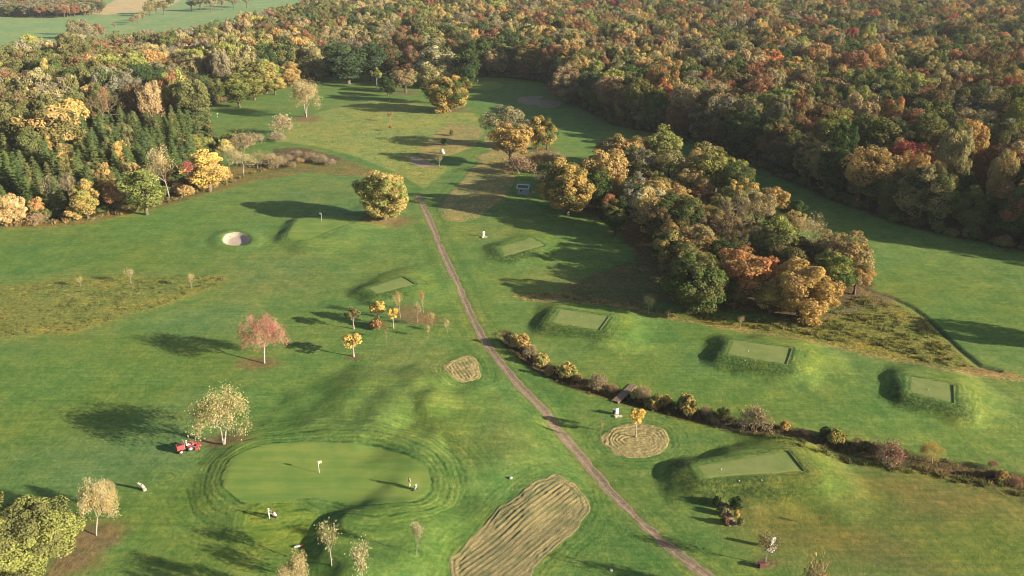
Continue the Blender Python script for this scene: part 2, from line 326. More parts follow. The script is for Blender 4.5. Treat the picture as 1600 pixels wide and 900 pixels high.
# ------------------------------------------------------------------ terrain sheet
def build_ground():
    rows = [-400., -200, -80, -20, 10, 30, 42]
    y = 50.0
    while y < 1500: rows.append(y); y += max(.24, .0042 * y)
    while y < 9000: rows.append(y); y *= 1.12
    u = list(np.arange(-.80, .8001, .0030)); e = .80; st = .004
    outer = []
    while e < 9: st *= 1.3; e += st; outer.append(e)
    u = np.array([-v for v in outer[::-1]] + u + outer)
    Y = np.array(rows); Wd = np.maximum(Y, 60.0)
    X = u[None, :] * Wd[:, None]; YY = np.repeat(Y[:, None], len(u), 1)
    x = X.ravel(); y = YY.ravel(); z = hgt(x, y)
    n = len(x); col = np.tile(np.array([.106, .168, .052]), (n, 1)); tex = np.full(n, .12); ringd = np.full(n, 60.0); ringm = np.zeros(n); bare = np.zeros(n)
    def zone(P, c, tx=None, feather=.8, amt=1.0, wob=1.2, bar=None, sdf=None):
        s = local(sdf_poly, P, x, y, 12, 99) if sdf is None else sdf
        k = s < 12
        if not k.any(): return
        ss = s[k] + wob * fbm(x[k], y[k], 6, 2) * .8
        f = amt * smooth(.5 - ss / feather)
        if c is not None: col[k] = col[k] * (1 - f[:, None]) + np.array(c) * f[:, None]
        if tx is not None: tex[k] = tex[k] * (1 - f) + tx * f
        if bar is not None: bare[k] = np.maximum(bare[k], bar * f)
    def blob(px, py, rx, ry, c, amt, tx=None, bar=None):
        cx, cy = g0(px, py); ax = abs(g0(px + rx, py)[0] - cx); ay = abs(g0(px, py - ry)[1] - cy)
        r = np.sqrt(((x - cx) / ax) ** 2 + ((y - cy) / ay) ** 2) + .35 * fbm(x, y, 9, 2)
        f = amt * smooth((1.25 - r) / .9)
        if c is not None: col[:] = col * (1 - f[:, None]) + np.array(c) * f[:, None]
        if tx is not None: tex[:] = tex * (1 - f) + tx * f
        if bar is not None: bare[:] = np.maximum(bare, bar * f)
    GR = (.098, .168, .044); DRY = (.152, .168, .066); OL = (.220, .245, .085); YG = (.140, .190, .046); DK = (.070, .130, .034); BL = (.104, .168, .078)
    # broad tone of the fairways
    for b in [(120, 400, 260, 40, (.095, .155, .040), .7), (150, 600, 260, 90, (.100, .158, .036), .6), (60, 480, 200, 60, DRY, .4), (420, 430, 120, 40, DRY, .5), (330, 500, 120, 30, BL, .5), (460, 620, 130, 60, GR, .7),
              (300, 650, 100, 60, BL, .45), (180, 720, 160, 60, BL, .6), (640, 560, 80, 40, DRY, .4), (700, 640, 90, 60, YG, .6), (800, 700, 60, 50, (.115, .150, .055), .5), (860, 640, 60, 60, GR, .6), (600, 850, 200, 70, DK, .55), (240, 800, 160, 60, (.09, .145, .032), .6),
              (330, 860, 160, 50, (.095, .145, .034), .5), (960, 850, 90, 60, DK, .4), (1000, 560, 90, 40, YG, .6), (1120, 610, 150, 40, GR, .8), (1350, 640, 150, 40, GR, .8), (1500, 680, 130, 30, GR, .8), (1290, 590, 60, 35, YG, .7), (1500, 640, 70, 50, YG, .7),
              (1400, 810, 280, 95, (.135, .122, .040), 1.0), (1300, 790, 110, 50, (.082, .135, .026), .5), (1560, 860, 120, 60, (.115, .150, .026), .7), (1480, 470, 200, 70, (.105, .160, .036), .7), (1250, 700, 120, 30, (.12, .15, .036), .6), (1150, 660, 100, 30, (.118, .158, .036), .6),
              (560, 315, 140, 50, BL, .4), (480, 300, 160, 25, (.10, .155, .055), .6), (230, 350, 120, 25, GR, .5), (760, 340, 60, 50, (.14, .17, .055), .5), (880, 440, 80, 30, DRY, .5), (780, 430, 60, 40, YG, .3),
              (700, 820, 60, 60, DK, .35), (420, 660, 90, 30, DK, .25), (1050, 520, 200, 20, GR, .7), (940, 600, 60, 40, GR, .5)]: blob(*b)
    # uncut rough
    zone(groundpoly([(-200, 460), (-50, 448), (60, 440), (200, 432), (355, 430), (350, 447), (250, 480), (110, 522), (0, 530), (-200, 540)]), (.200, .200, .062), .8, 3.5, .9, 2)
    zone(groundpoly([(430, 222), (450, 195), (500, 175), (570, 158), (640, 158), (690, 172), (740, 178), (755, 190), (740, 200), (690, 203), (660, 235), (640, 240), (638, 258), (700, 262), (662, 295), (645, 290), (592, 262), (535, 240), (480, 228)]), OL, .5, 3)
    zone(groundpoly([(320, 288), (345, 262), (420, 245), (440, 232), (520, 236), (600, 272), (560, 276), (480, 270), (400, 283), (330, 302), (265, 322), (150, 348), (70, 356), (-100, 362), (-100, 346), (0, 345), (145, 334), (260, 305)]), (.185, .150, .065), .8, 1.2, .95)
    zone(groundpoly([(405, 258), (430, 232), (480, 230), (535, 243), (525, 256), (470, 254), (430, 268)]), (.12, .095, .07), 1.0, 1.5)
    zone(groundpoly([(806, 461), (840, 457), (1000, 478), (1060, 490), (1130, 498), (1220, 502), (1300, 488), (1350, 455), (1392, 470), (1446, 500), (1528, 578), (1596, 588), (1592, 596), (1480, 578), (1300, 540), (1150, 514), (1000, 490), (900, 474), (815, 468)]), (.185, .175, .05), 1.0, .8, 1, .6)
    zone(groundpoly([(806, 462), (880, 458), (1000, 480), (1004, 486), (900, 472), (815, 467)]), (.24, .165, .085), .6, .8)
    zone(groundpoly([(1500, 570), (1560, 578), (1594, 586), (1594, 594), (1500, 582)]), (.25, .165, .08), .6, .6)
    zone(groundpoly([(1120, 668), (1250, 693), (1400, 728), (1480, 742), (1640, 775), (1700, 800), (1640, 800), (1560, 772), (1450, 746), (1380, 735), (1250, 702)]), (.135, .135, .045), .9, .8, 1, .5)
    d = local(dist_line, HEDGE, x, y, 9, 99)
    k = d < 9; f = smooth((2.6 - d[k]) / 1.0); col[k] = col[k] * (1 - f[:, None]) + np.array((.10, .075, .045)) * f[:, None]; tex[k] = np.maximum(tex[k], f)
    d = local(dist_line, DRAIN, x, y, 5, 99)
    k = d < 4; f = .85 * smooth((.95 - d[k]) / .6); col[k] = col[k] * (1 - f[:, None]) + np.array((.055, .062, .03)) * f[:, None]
    # forest floor, copse floor and other fallen leaves
    s = sdf_poly(FOREST, x, y)
    f = smooth(.5 - (s + 2 * fbm(x, y, 12, 2)) / 4); col[:] = col * (1 - f[:, None]) + np.array((.085, .060, .036)) * f[:, None]; tex[:] = np.maximum(tex, f)
    zone(COPSE, (.11, .075, .045), .8, 3, 1, 2.5)
    zone(groundpoly([(880, 450), (935, 425), (1010, 398), (1060, 470), (1000, 480), (900, 462)]), (.14, .11, .055), .8, 2, .8, 2)
    zone(groundpoly([(1190, 500), (1290, 486), (1345, 450), (1400, 470), (1330, 492), (1240, 505)]), (.16, .12, .085), .9, 3, .8, 2)
    for b in [(605, 345, 45, 10), (409, 568, 38, 12), (350, 690, 45, 10), (150, 840, 60, 26), (120, 880, 60, 30), (703, 172, 40, 6), (480, 185, 25, 6), (846, 234, 25, 5), (635, 145, 22, 4), (552, 558, 14, 4), (590, 505, 20, 5), (640, 490, 40, 14), (1195, 880, 22, 8), (665, 500, 30, 8)]:
        blob(*b, (.15, .105, .065), .75, .3, .55)
    zone(groundpoly([(60, 910), (95, 880), (120, 840), (165, 822), (180, 845), (140, 870), (95, 900), (70, 930)]), (.17, .125, .075), .5, 1.6, .75, 1.6, .5)
    for q in ([(688, 318), (738, 262), (752, 252), (800, 256), (806, 285), (775, 318), (748, 338), (718, 346), (694, 342), (684, 330)], [(655, 240), (683, 206), (700, 192), (745, 196), (756, 206), (742, 228), (700, 243), (668, 252)], [(742, 244), (765, 236), (850, 240), (835, 262), (760, 254)], [(752, 214), (800, 206), (835, 220), (820, 240), (765, 236)]):
        zone(groundpoly(q), (.30, .235, .125), .75, 1.0, .85, 1.0)
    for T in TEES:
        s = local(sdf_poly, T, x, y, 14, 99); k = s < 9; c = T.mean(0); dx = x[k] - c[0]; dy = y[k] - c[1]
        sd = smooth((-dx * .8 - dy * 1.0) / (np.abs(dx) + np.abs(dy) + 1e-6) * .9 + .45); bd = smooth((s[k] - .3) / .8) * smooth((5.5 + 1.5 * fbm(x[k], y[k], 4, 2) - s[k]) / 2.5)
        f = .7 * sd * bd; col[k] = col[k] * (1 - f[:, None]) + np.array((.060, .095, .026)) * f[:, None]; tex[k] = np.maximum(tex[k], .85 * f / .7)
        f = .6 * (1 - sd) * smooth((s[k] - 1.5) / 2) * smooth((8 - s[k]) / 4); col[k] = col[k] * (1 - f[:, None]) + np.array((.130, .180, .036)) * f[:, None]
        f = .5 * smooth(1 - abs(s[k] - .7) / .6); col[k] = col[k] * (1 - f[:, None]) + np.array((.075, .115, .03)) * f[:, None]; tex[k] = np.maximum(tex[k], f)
    zone(LOBE, (.125, .185, .036), .1, 2.5, .8, 1)
    TANL = groundpoly([(806, 463), (900, 470), (1000, 485), (1050, 497), (1150, 514), (1300, 541), (1400, 562), (1480, 578), (1596, 592)])
    d = local(dist_line, TANL, x, y, 5, 99); k = d < 4
    f = .85 * smooth((1.3 + .5 * fbm(x[k], y[k], 4, 2) - d[k]) / .7); col[k] = col[k] * (1 - f[:, None]) + np.array((.27, .215, .10)) * f[:, None]; tex[k] = np.maximum(tex[k], f * .8)
    # worn strips
    d = local(dist_line, PATH, x, y, 10, 99)
    k = d < 9
    f = smooth((2.6 - d[k]) / 1.4) * .55; col[k] = col[k] * (1 - f[:, None]) + np.array((.125, .155, .045)) * f[:, None]
    f = smooth(1 - abs(d[k] - 3.8) / 1.4) * .55; col[k] = col[k] * (1 - f[:, None]) + np.array(DK) * f[:, None]
    TRACK = groundpoly([(655, 300), (625, 280), (590, 263), (540, 244), (490, 231), (440, 224), (400, 222)])
    d = local(dist_line, TRACK, x, y, 8, 99); k = d < 8
    f = smooth((2.6 - d[k]) / .9); col[k] = col[k] * (1 - f[:, None]) + np.array((.085, .155, .045)) * f[:, None]; tex[k] = tex[k] * (1 - f)
    # far fields in the valley
    FIELD = (.165, .240, .125)
    s = sdf_poly(np.array([g0(-900, 215), g0(-200, 150), g0(0, 112), g0(110, 96), g0(165, 92), g0(310, 68), g0(400, 50), g0(470, 26), g0(600, -30), g0(500, -85), g0(-3000, -85)]), x, y)
    f = smooth(.5 - s / 4); col[:] = col * (1 - f[:, None]) + np.array(FIELD) * f[:, None]; tex[:] = tex * (1 - f)
    zone(np.array([g0(135, 22, -7), g0(180, 0, -7), g0(205, -25, -7), g0(320, -25, -7), g0(262, 12, -7), g0(235, 16, -7), g0(205, 20, -7), g0(165, 23, -7)]), (.40, .31, .22), .1, 3, 1, 2)
    for a, b in (((150, 64), (290, 10)), ((250, 58), (285, 20)), ((0, 80), (55, 58)), ((0, 27), (110, 29)), ((140, 36), (225, 24))):
        L = np.array([g0(*a, -7), g0(*b, -7)]); d = local(dist_line, L, x, y, 8, 99); k = d < 8; f = .6 * smooth(1 - d[k] / 4); col[k] = col[k] * (1 - f[:, None]) + np.array((.22, .22, .12)) * f[:, None]
    # mown rings
    srcs = [(GREEN, 13), (LOBE, 5), (FARGREEN, 7)] + [(T, 7) for T in TEES] + [(h[0], 7) for h in HAY[:4]] + [(roundpoly(groundpoly([(a - 7, b), (a, b - 4), (a + 7, b), (a, b + 4)]), 1), 4) for a, b in ((651, 866), (521, 883), (172, 798), (262, 745), (552, 557), (690, 500), (409, 566), (1195, 880))]
    for P, reach in srcs:
        s = local(sdf_poly, P, x, y, reach + 2, 99); k = (s < ringd) & (s > -.5) & (s < reach)
        ringd[k] = s[k]; ringm[k] = (1.7 if P is GREEN else 1) * smooth(1 - s[k] / reach)
    d = local(dist_line, PATH, x, y, 9, 99); k = (d < 8) & (ringm < .15); ringd[k] = d[k]; ringm[k] = .6 * smooth(1 - d[k] / 8)
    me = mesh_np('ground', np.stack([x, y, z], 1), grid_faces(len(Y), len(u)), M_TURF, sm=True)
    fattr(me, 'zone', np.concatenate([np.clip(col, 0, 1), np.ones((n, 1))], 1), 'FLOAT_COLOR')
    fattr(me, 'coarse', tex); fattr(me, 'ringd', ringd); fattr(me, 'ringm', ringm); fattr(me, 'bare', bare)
    tag(link('ground', me), kind='structure')
build_ground()

# ------------------------------------------------------------------ thin sheets laid on the ground (their rims dip under the turf)
def sheet(name, P, m, res, lift=.035, wob=.25, relief=None, rim=.3):
    a = P.min(0) - 1; b = P.max(0) + 1
    xs = np.arange(a[0], b[0], res); ys = np.arange(a[1], b[1], res * (1.0 if a[1] < 180 else 1.6))
    X, Y = np.meshgrid(xs, ys); x = X.ravel(); y = Y.ravel()
    s = sdf_poly(P, x, y) + wob * fbm(x, y, 2.2, 2)
    z = hgt(x, y) + np.clip(-s * rim, -.25, lift)
    if relief is not None: z = z + relief(x, y, s) * smooth(-s / .5)
    Fc = grid_faces(len(ys), len(xs)); keep = (s[Fc] < .35).any(1); Fc = Fc[keep]
    used, inv = np.unique(Fc, return_inverse=True)
    me = mesh_np(name, np.stack([x, y, z], 1)[used], inv.reshape(Fc.shape), m, sm=True)
    return tag(link(name, me), kind='structure')
sheet('putting_green', GREEN, M_GRN, .45, .02, .15, rim=.05)
sheet('putting_green', FARGREEN, M_GRN, .6, .03, .2, rim=.06)
sheet('putting_green', roundpoly(groundpoly([(728, 136), (740, 127), (775, 127), (790, 134), (770, 141), (740, 142)]), 2), M_GRN, 1.2, .05, .2, rim=.06)
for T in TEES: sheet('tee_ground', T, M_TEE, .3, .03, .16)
o = sheet('sand_bunker', BUNKER, M_SAND, .35, .06, .15)
for B in FARBUNK: sheet('sand_bunker', B, M_DULLSAND, .6, .07, .3)
for i, (P, kind, L) in enumerate(HAY[:3]):
    def relief(x, y, s, kind=kind, L=L, i=i):
        if kind == 'lin':
            d = (L[1] - L[0]); d = d / np.hypot(*d); v = (x - L[0][0]) * -d[1] + (y - L[0][1]) * d[0]
            v = v + .3 * fbm(x, y, 9, 2)
            v = np.where(s > -1.5, -s + 3, v) if i < 2 else v
        else: v = s + 1.3 * fbm(x, y, 4, 2)
        per = .72 if i else .74
        r = np.clip(np.sin(v * 2 * math.pi / per) + .55 * fbm(x + 40, y, 1.3, 3) * 2, -1, 1.4)
        A = .045 if i == 0 else .05 if i == 1 else .03
        return A * r * np.clip(1.8 * vnoise(x / 4.1, y / 4.1) + .1, .2, 1.3) + .05 * fbm(x, y, .6, 2)
    sheet('hay_patch', P, M_HAYL if i == 0 else M_HAY, .13 if i < 3 else .45, .07, .7, relief)
def strip(name, P, width, m, step=.3, lift=.03):
    # resample the centre line
    pts = [P[0]]; 
    for a, b in zip(P[:-1], P[1:]):
        n = max(1, int(np.hypot(*(b - a)) / step)); pts += [a + (b - a) * k / n for k in range(1, n + 1)]
    pts = np.array(pts)
    for _ in range(30): pts[1:-1] = (pts[:-2] + pts[2:]) / 2 * .5 + pts[1:-1] * .5
    T = np.gradient(pts, axis=0); T /= np.hypot(T[:, 0], T[:, 1])[:, None]; N = np.stack([-T[:, 1], T[:, 0]], 1)
    us = np.linspace(-1.25, 1.25, 15)
    X = pts[:, None, :] + N[:, None, :] * (us * width / 2)[None, :, None]
    x = X[..., 0].ravel(); y = X[..., 1].ravel(); uu = np.tile(np.abs(us), len(pts))
    edge = (1 - uu) * width / 2 + .42 * fbm(x, y, 1.6, 3) + .25 * fbm(x, y, 9, 2)
    z = hgt(x, y) + np.clip(edge * .25, -.12, lift) - .02 * (uu < .25)
    me = mesh_np(name, np.stack([x, y, z], 1), grid_faces(len(pts), len(us)), m, sm=True); fattr(me, 'across', uu)
    return tag(link(name, me), kind='structure')
strip('dirt_path', PATH, 1.75, M_PATH)

# ------------------------------------------------------------------ tree kits
def tubes(segs, sides=6):
    """segs: list of (p0, p1, r0, r1) -> V, F"""
    S = np.array([[*a, *b, r0, r1] for a, b, r0, r1 in segs]); p0 = S[:, :3]; p1 = S[:, 3:6]
    d = p1 - p0; L = np.linalg.norm(d, axis=1)[:, None] + 1e-9; d = d / L
    up = np.where(np.abs(d[:, 2:3]) < .9, [[0, 0, 1.]], [[1., 0, 0]]); u = np.cross(up, d); u /= np.linalg.norm(u, axis=1)[:, None]; v = np.cross(d, u)
    a = np.arange(sides) * 2 * math.pi / sides; ca, sa = np.cos(a), np.sin(a)
    ring = u[:, None, :] * ca[None, :, None] + v[:, None, :] * sa[None, :, None]
    V = np.concatenate([p0[:, None] + ring * S[:, 6][:, None, None], p1[:, None] + ring * S[:, 7][:, None, None]], 1)
    n = len(S); base = np.arange(n)[:, None] * 2 * sides; k = np.arange(sides)[None]; k2 = (k + 1) % sides
    Fc = np.stack([base + k, base + k2, base + sides + k2, base + sides + k], -1).reshape(-1, 4)
    return V.reshape(-1, 3), Fc
def leaves(C, N, size, rs):
    """quads centred at C facing N"""
    n = len(C); r = rs.normal(size=(n, 3)); u = np.cross(N, r); u /= np.linalg.norm(u, axis=1)[:, None] + 1e-9; v = np.cross(N, u)
    sz = size[:, None] * .5; w = .62 + .5 * rs.random((n, 1))
    Q = np.stack([C - u * sz, C - v * sz * w, C + u * sz, C + v * sz * w], 1)
    return Q.reshape(-1, 3), (np.arange(n)[:, None] * 4 + np.arange(4)[None])
def unit(a): return a / (np.linalg.norm(a, axis=1)[:, None] + 1e-9)
def crown(seed, R, zc, rz, nl, per, ls, lr=(1.1, 1.9), low=-.75, hollow=.80, name='crown'):
    rs = np.random.default_rng(seed)
    D = unit(rs.normal(size=(nl * 3, 3))); D = D[D[:, 2] > low][:nl]; n = len(D)
    ph = rs.random(4) * 6.3
    out = 1 + .16 * np.sin(2 * np.arctan2(D[:, 1], D[:, 0]) + ph[0]) + .12 * np.sin(3 * np.arctan2(D[:, 1], D[:, 0]) + 2.5 * D[:, 2] + ph[1]) + .10 * np.sin(5 * D[:, 2] + ph[2])
    q = hollow * out * (1 - .45 * (rs.random(n) ** 2.2)); C = D * q[:, None] * [R, R, rz] + [0, 0, zc]
    rad_ = rs.uniform(*lr, n) * (1 - .25 * np.clip(D[:, 2], 0, 1))
    lo = rs.random(n) * .8 + .2 * (D[:, 2] * .5 + .5)
    idx = np.repeat(np.arange(n), per); m = len(idx)
    d = unit(rs.normal(size=(m, 3)) + D[idx] * .55)
    r = rad_[idx] * (1.0 - .38 * rs.random(m) ** 2)
    P = C[idx] + d * r[:, None] * [1, 1, .82]
    Nn = unit(d + .55 * rs.normal(size=(m, 3)) + [0, 0, .25])
    V, Fc = leaves(P, Nn, ls * (.7 + .6 * rs.random(m)), rs)
    me = mesh_np(name, V, Fc, M_LEAF)
    fattr(me, 'lobe', np.repeat(lo[idx], 4)); fattr(me, 'leaf', np.repeat(rs.random(m), 4))
    return me, C
def trunk_mesh(seed, H, r, C, m=None, lean=.03, zb=.25, nl=9):
    rs = np.random.default_rng(seed + 99); m = m or M_BARK
    segs = []; pts = [np.array([0, 0, -.4])]; k = 6; ax = rs.normal(size=2) * lean * H
    for i in range(1, k + 1): pts.append(np.array([ax[0] * (i / k) ** 2 + rs.normal() * .2 * r, ax[1] * (i / k) ** 2 + rs.normal() * .2 * r, H * .78 * i / k]))
    R = lambda t: r * (1 - .8 * t) * (1 + .5 * max(0, .12 - t) / .12)
    for i in range(k): segs.append((pts[i], pts[i + 1], R(i / k), R((i + 1) / k)))
    sel = C[rs.choice(len(C), min(nl, len(C)), replace=False)]
    for c in sel:
        t = np.clip((c[2] - 1.5) / (H * .78) * rs.uniform(.45, .8), zb, .9); i = min(int(t * k), k - 1); p = pts[i] + (pts[i + 1] - pts[i]) * (t * k - i)
        mid = (p + c) / 2 + [0, 0, .6]; rr = R(t) * .5
        segs += [(p, mid, rr, rr * .6), (mid, c, rr * .6, rr * .2)]
    V, Fc = tubes(segs, 6)
    return mesh_np('trunk', V, Fc, m, sm=True)
def branchy(seed, H, r, depth=4, spread=.55, up=.35, m=None, nleaf=0, ls=.3, stems=1, first=.3, kids=(3, 4), name='trunk'):
    """a tree whose twigs show; returns trunk mesh, crown mesh (twigs and remaining leaves)"""
    rs = np.random.default_rng(seed); big = []; fine = []; tips = []
    def grow(p, d, L, rr, lev):
        n = 3 if lev == 0 else 2; q = p
        for i in range(n):
            d = d + rs.normal(size=3) * (.06 if lev == 0 else .16) + [0, 0, up * .12]; d = d / np.linalg.norm(d)
            e = q + d * L / n; r1 = rr * (1 - .35 * (i + 1) / n); (big if lev < 2 else fine).append((q, e, rr * (1 - .35 * i / n), r1)); q = e
            if lev > 0 and lev < depth and i == 0: child(q, d, L, r1, lev, 1)
        if lev < depth: child(q, d, L, r1, lev, rs.integers(kids[0], kids[1] + 1))
        tips.append(q)
    def child(q, d, L, rr, lev, k):
        a0 = rs.random() * 6.28
        for j in range(k):
            a = a0 + j * 6.28 / max(k, 1) + rs.normal() * .4; u = np.cross(d, [.3, .2, .9]); u /= np.linalg.norm(u); v = np.cross(d, u)
            nd = d * (1 - spread * .55) + (u * math.cos(a) + v * math.sin(a)) * spread * rs.uniform(.7, 1.3) + [0, 0, up * .3]; nd /= np.linalg.norm(nd)
            grow(q, nd, L * rs.uniform(.62, .82), rr * .58, lev + 1)
    for s in range(stems):
        d = np.array([rs.normal() * .12, rs.normal() * .12, 1.]) if stems == 1 else np.array([(s - (stems - 1) / 2) * .35, rs.normal() * .1, 1.])
        grow(np.array([0, 0, -.3]), d / np.linalg.norm(d), H * first, r, 0)
    zmax = max(t[2] for t in tips); k = H / zmax; sc = lambda S: [(a * [k, k, k], b * [k, k, k], c, d) for a, b, c, d in S]
    V, Fc = tubes(sc(big), 6); tr = mesh_np(name, V, Fc, m or M_PALE, sm=True)
    V, Fc = tubes([(a, b, max(c, .022), max(d, .016)) for a, b, c, d in sc(fine)], 3); n0 = len(Fc)
    T = np.array(tips) * k; T = T[T[:, 2] > H * .3]; fl = [Fc]; lob = np.zeros(len(V)); lf = np.full(len(V), .5)
    if nleaf:
        i = rs.choice(len(T), nleaf); P = T[i] + rs.normal(size=(nleaf, 3)) * .38; N = unit(rs.normal(size=(nleaf, 3)) + [0, 0, .4])
        LV, LF = leaves(P, N, ls * (.6 + .8 * rs.random(nleaf)), rs); fl.append(LF + len(V)); V = np.concatenate([V, LV])
        lr_ = rs.random(len(T)); lob = np.concatenate([lob, np.repeat(lr_[i], 4)]); lf = np.concatenate([lf, np.repeat(rs.random(nleaf), 4)])
    me = mesh_np('crown', V, fl, [m if m in (M_TWIG,) else M_TWIG, M_LEAF], [0] * n0 + [1] * nleaf)
    fattr(me, 'lobe', lob); fattr(me, 'leaf', lf)
    return tr, me
def conifer(seed, H=14, R=2.6, n=2600):
    rs = np.random.default_rng(seed)
    lev = np.concatenate([np.arange(.7, H * .7, 1.0), np.arange(H * .7, H * .98, .6)]); P = []; N = []; S = []; L_ = []
    for z in lev:
        rr = R * (1 - (z / H)) ** .8 + .15; k = int(6 + rr * 5); a0 = rs.random() * 6.28
        for j in range(k):
            a = a0 + j * 6.283 / k + rs.normal() * .12; ln = rr * rs.uniform(.75, 1.12); st = max(2, int(ln / .30))
            lv = rs.random()
            for q in range(st):
                t = (q + .6) / st; P.append([math.cos(a) * ln * t, math.sin(a) * ln * t, z + .18 * ln * t - .52 * ln * t * t + rs.normal() * .05])
                N.append([math.cos(a) * .35 + rs.normal() * .35, math.sin(a) * .35 + rs.normal() * .35, 1]); S.append(.74 * (1.15 - .45 * t)); L_.append(.5)
    P = np.array(P); V, Fc = leaves(P, unit(np.array(N)), np.array(S) * (.8 + .4 * rs.random(len(P))), rs)
    me = mesh_np('crown', V, Fc, M_LEAF); fattr(me, 'lobe', np.repeat(np.array(L_), 4)); fattr(me, 'leaf', np.repeat(rs.random(len(P)), 4))
    V, Fc = tubes([((0, 0, -.4), (0, 0, H * .5), .2, .12), ((0, 0, H * .5), (0, 0, H * .98), .12, .03)], 6)
    return mesh_np('trunk', V, Fc, M_BARK, sm=True), me
KIT = {}   # kind -> list of (trunk mesh, crown mesh, height, width)
def kit(kind, H, Wd, items):
    KIT[kind] = []
    for a, b in items:
        v = np.empty(len(b.vertices) * 3, np.float32); b.vertices.foreach_get('co', v); v = v.reshape(-1, 3)
        KIT[kind].append((a, b, float(np.percentile(v[:, 2], 99.7)), 2 * float(np.percentile(np.hypot(v[:, 0], v[:, 1]), 95))))
def leafy(seed, H, r, *a, trunk=None, zb=.25, nl=9, **k):
    c, C = crown(seed, *a, **k); return trunk_mesh(seed, H, r, C, trunk, zb=zb, nl=nl), c
kit('broad', 14, 11.5, [leafy(10 + i, 14, .42, 4.9, 8.3, 5.0, 66, 105, .43) for i in range(6)])
kit('tall', 16, 9, [leafy(30 + i, 16, .36, 3.7, 8.6, 6.9, 70, 95, .43, low=-.99) for i in range(6)])
kit('airy', 15, 10, [leafy(50 + i, 15, .34, 4.3, 9.4, 5.0, 60, 80, .34, lr=(.9, 1.7), hollow=.86, nl=22) for i in range(4)])
kit('maple', 12, 12.5, [leafy(70 + i, 12, .40, 5.2, 6.3, 5.6, 130, 150, .34, lr=(.9, 1.5), low=-.97, hollow=.82, zb=.12) for i in range(2)])
kit('near', 14, 13, [leafy(80, 14, .5, 5.4, 8.0, 5.3, 130, 300, .23, lr=(.9, 1.7), low=-.95, hollow=.86)])
kit('bare', 14, 10, [branchy(90 + i, 14, .30, 4, .62, .30, M_PALE, 0, first=.28) for i in range(3)])
kit('thin', 14, 10, [branchy(100 + i, 14, .28, 4, .60, .30, M_PALE, 1500, .34, first=.26) for i in range(4)])
kit('spruce', 14, 5.4, [conifer(110 + i) for i in range(4)])
kit('sapling', 5, 2.6, [leafy(120 + i, 5, .10, 1.05, 3.5, 1.35, 26, 38, .24, lr=(.32, .58), trunk=M_PALE, zb=.4, nl=6) for i in range(3)])
kit('wispy', 5, 2.2, [branchy(130 + i, 5, .085, 3, .30, .9, M_PALE, 900, .17, first=.42) for i in range(3)])
kit('shrub', 3, 3.6, [leafy(140 + i, 2, .09, 1.5, 1.35, 1.35, 34, 48, .30, lr=(.45, .75), low=-.6, nl=6, zb=.05) for i in range(4)])
kit('brush', 3, 3.6, [branchy(150 + i, 3, .05, 4, .75, .30, M_TWIG, 520, .20, stems=3, first=.25) for i in range(3)])

C_ = {k: lin(*v) for k, v in dict(olive=(112, 112, 56), green=(84, 104, 44), dark=(64, 84, 44), yellowgreen=(144, 148, 58), gold=(194, 162, 74), amber=(182, 144, 74), orange=(194, 126, 72), rust=(146, 100, 66), red=(170, 78, 66),
      tan=(160, 146, 90), mauve=(136, 128, 102), pink=(164, 142, 98), brown=(120, 98, 62), pale=(190, 174, 122), yellow=(228, 190, 58), spruce=(80, 100, 50), bluegreen=(70, 92, 62), coral=(208, 112, 108), lime=(178, 182, 66)).items()}
WORD = dict(olive='olive green', green='mid green', dark='dark green', yellowgreen='yellow-green', gold='golden yellow', amber='amber', orange='orange', rust='rust brown', red='deep red', tan='tan', mauve='grey-mauve', pink='pinkish brown',
            brown='brown', pale='pale straw', yellow='bright yellow', spruce='deep green', bluegreen='blue-green', coral='coral red', lime='lime yellow')
TINTK = .84
for k_, (r_, g_, b_) in list(C_.items()):
    l_ = .3 * r_ + .59 * g_ + .11 * b_; s_ = .80; C_[k_] = (l_ + (r_ - l_) * s_, l_ + (g_ - l_) * s_, l_ + (b_ - l_) * s_)
def tintv(n, js=.10):
    c = C_[n]; j = 1 + random.uniform(-js, js); k = 1 + random.uniform(-.06, .06)
    return (c[0] * TINTK * j * k, c[1] * TINTK * j, c[2] * TINTK * j / k)
ALLTREES = []
def tree(kind, base, H, Wd, c1, c2=None, name='broadleaf_tree', label=None, cat='tree', group=None, var=None, rz=None, lean=None):
    L = KIT[kind]; tr, cr, h0, w0 = L[(random.randrange(len(L)) if var is None else var) % len(L)]
    e = empty(name, base, random.uniform(0, 6.28) if rz is None else rz)
    s = (Wd / w0, Wd / w0 * random.uniform(.9, 1.1), H / h0)
    if lean: e.rotation_euler = (lean[0], lean[1], e.rotation_euler.z)
    t = link('trunk', tr, e); c = link('crown', cr, e); t.scale = s; c.scale = s
    g_ = 1.08 if group and ('copse' in group or 'forest' in group) else 1.0; c['tint'] = tuple(g_ * q for q in tintv(c1)); c['tint2'] = tuple(g_ * q for q in tintv(c2 or c1))
    tag(e, label, cat, group)
    ALLTREES.append(dict(o=e, c1=c1, c2=c2 or c1, W=Wd, H=H, kind=kind, label=label, name=name))
    return e
def by_crown(px, py, w, hr=1.35, Hmin=3., Hmax=22.):
    """foot of the tree whose crown is centred on a pixel and w pixels wide -> base, H, W"""
    d = ray(px, py); t = -CAM_H / d[2] * .93
    for _ in range(25):
        Wd = w * t / F; H = min(max(Wd * hr, Hmin), Hmax); zc = h1(d[0] * t, d[1] * t) + .58 * H
        t = t * .4 + .6 * (zc - CAM_H) / d[2]
    x, y = d[0] * t, d[1] * t
    return Vector((x, y, h1(x, y))), H, Wd
def by_base(px, pb, pt, w):
    g, t = ground(px, pb); u = (pb + pt) / 2; ang = PITCH + math.atan((u - 450) / F)
    return g, (pb - pt) * t / F / math.cos(ang) , w * t / F
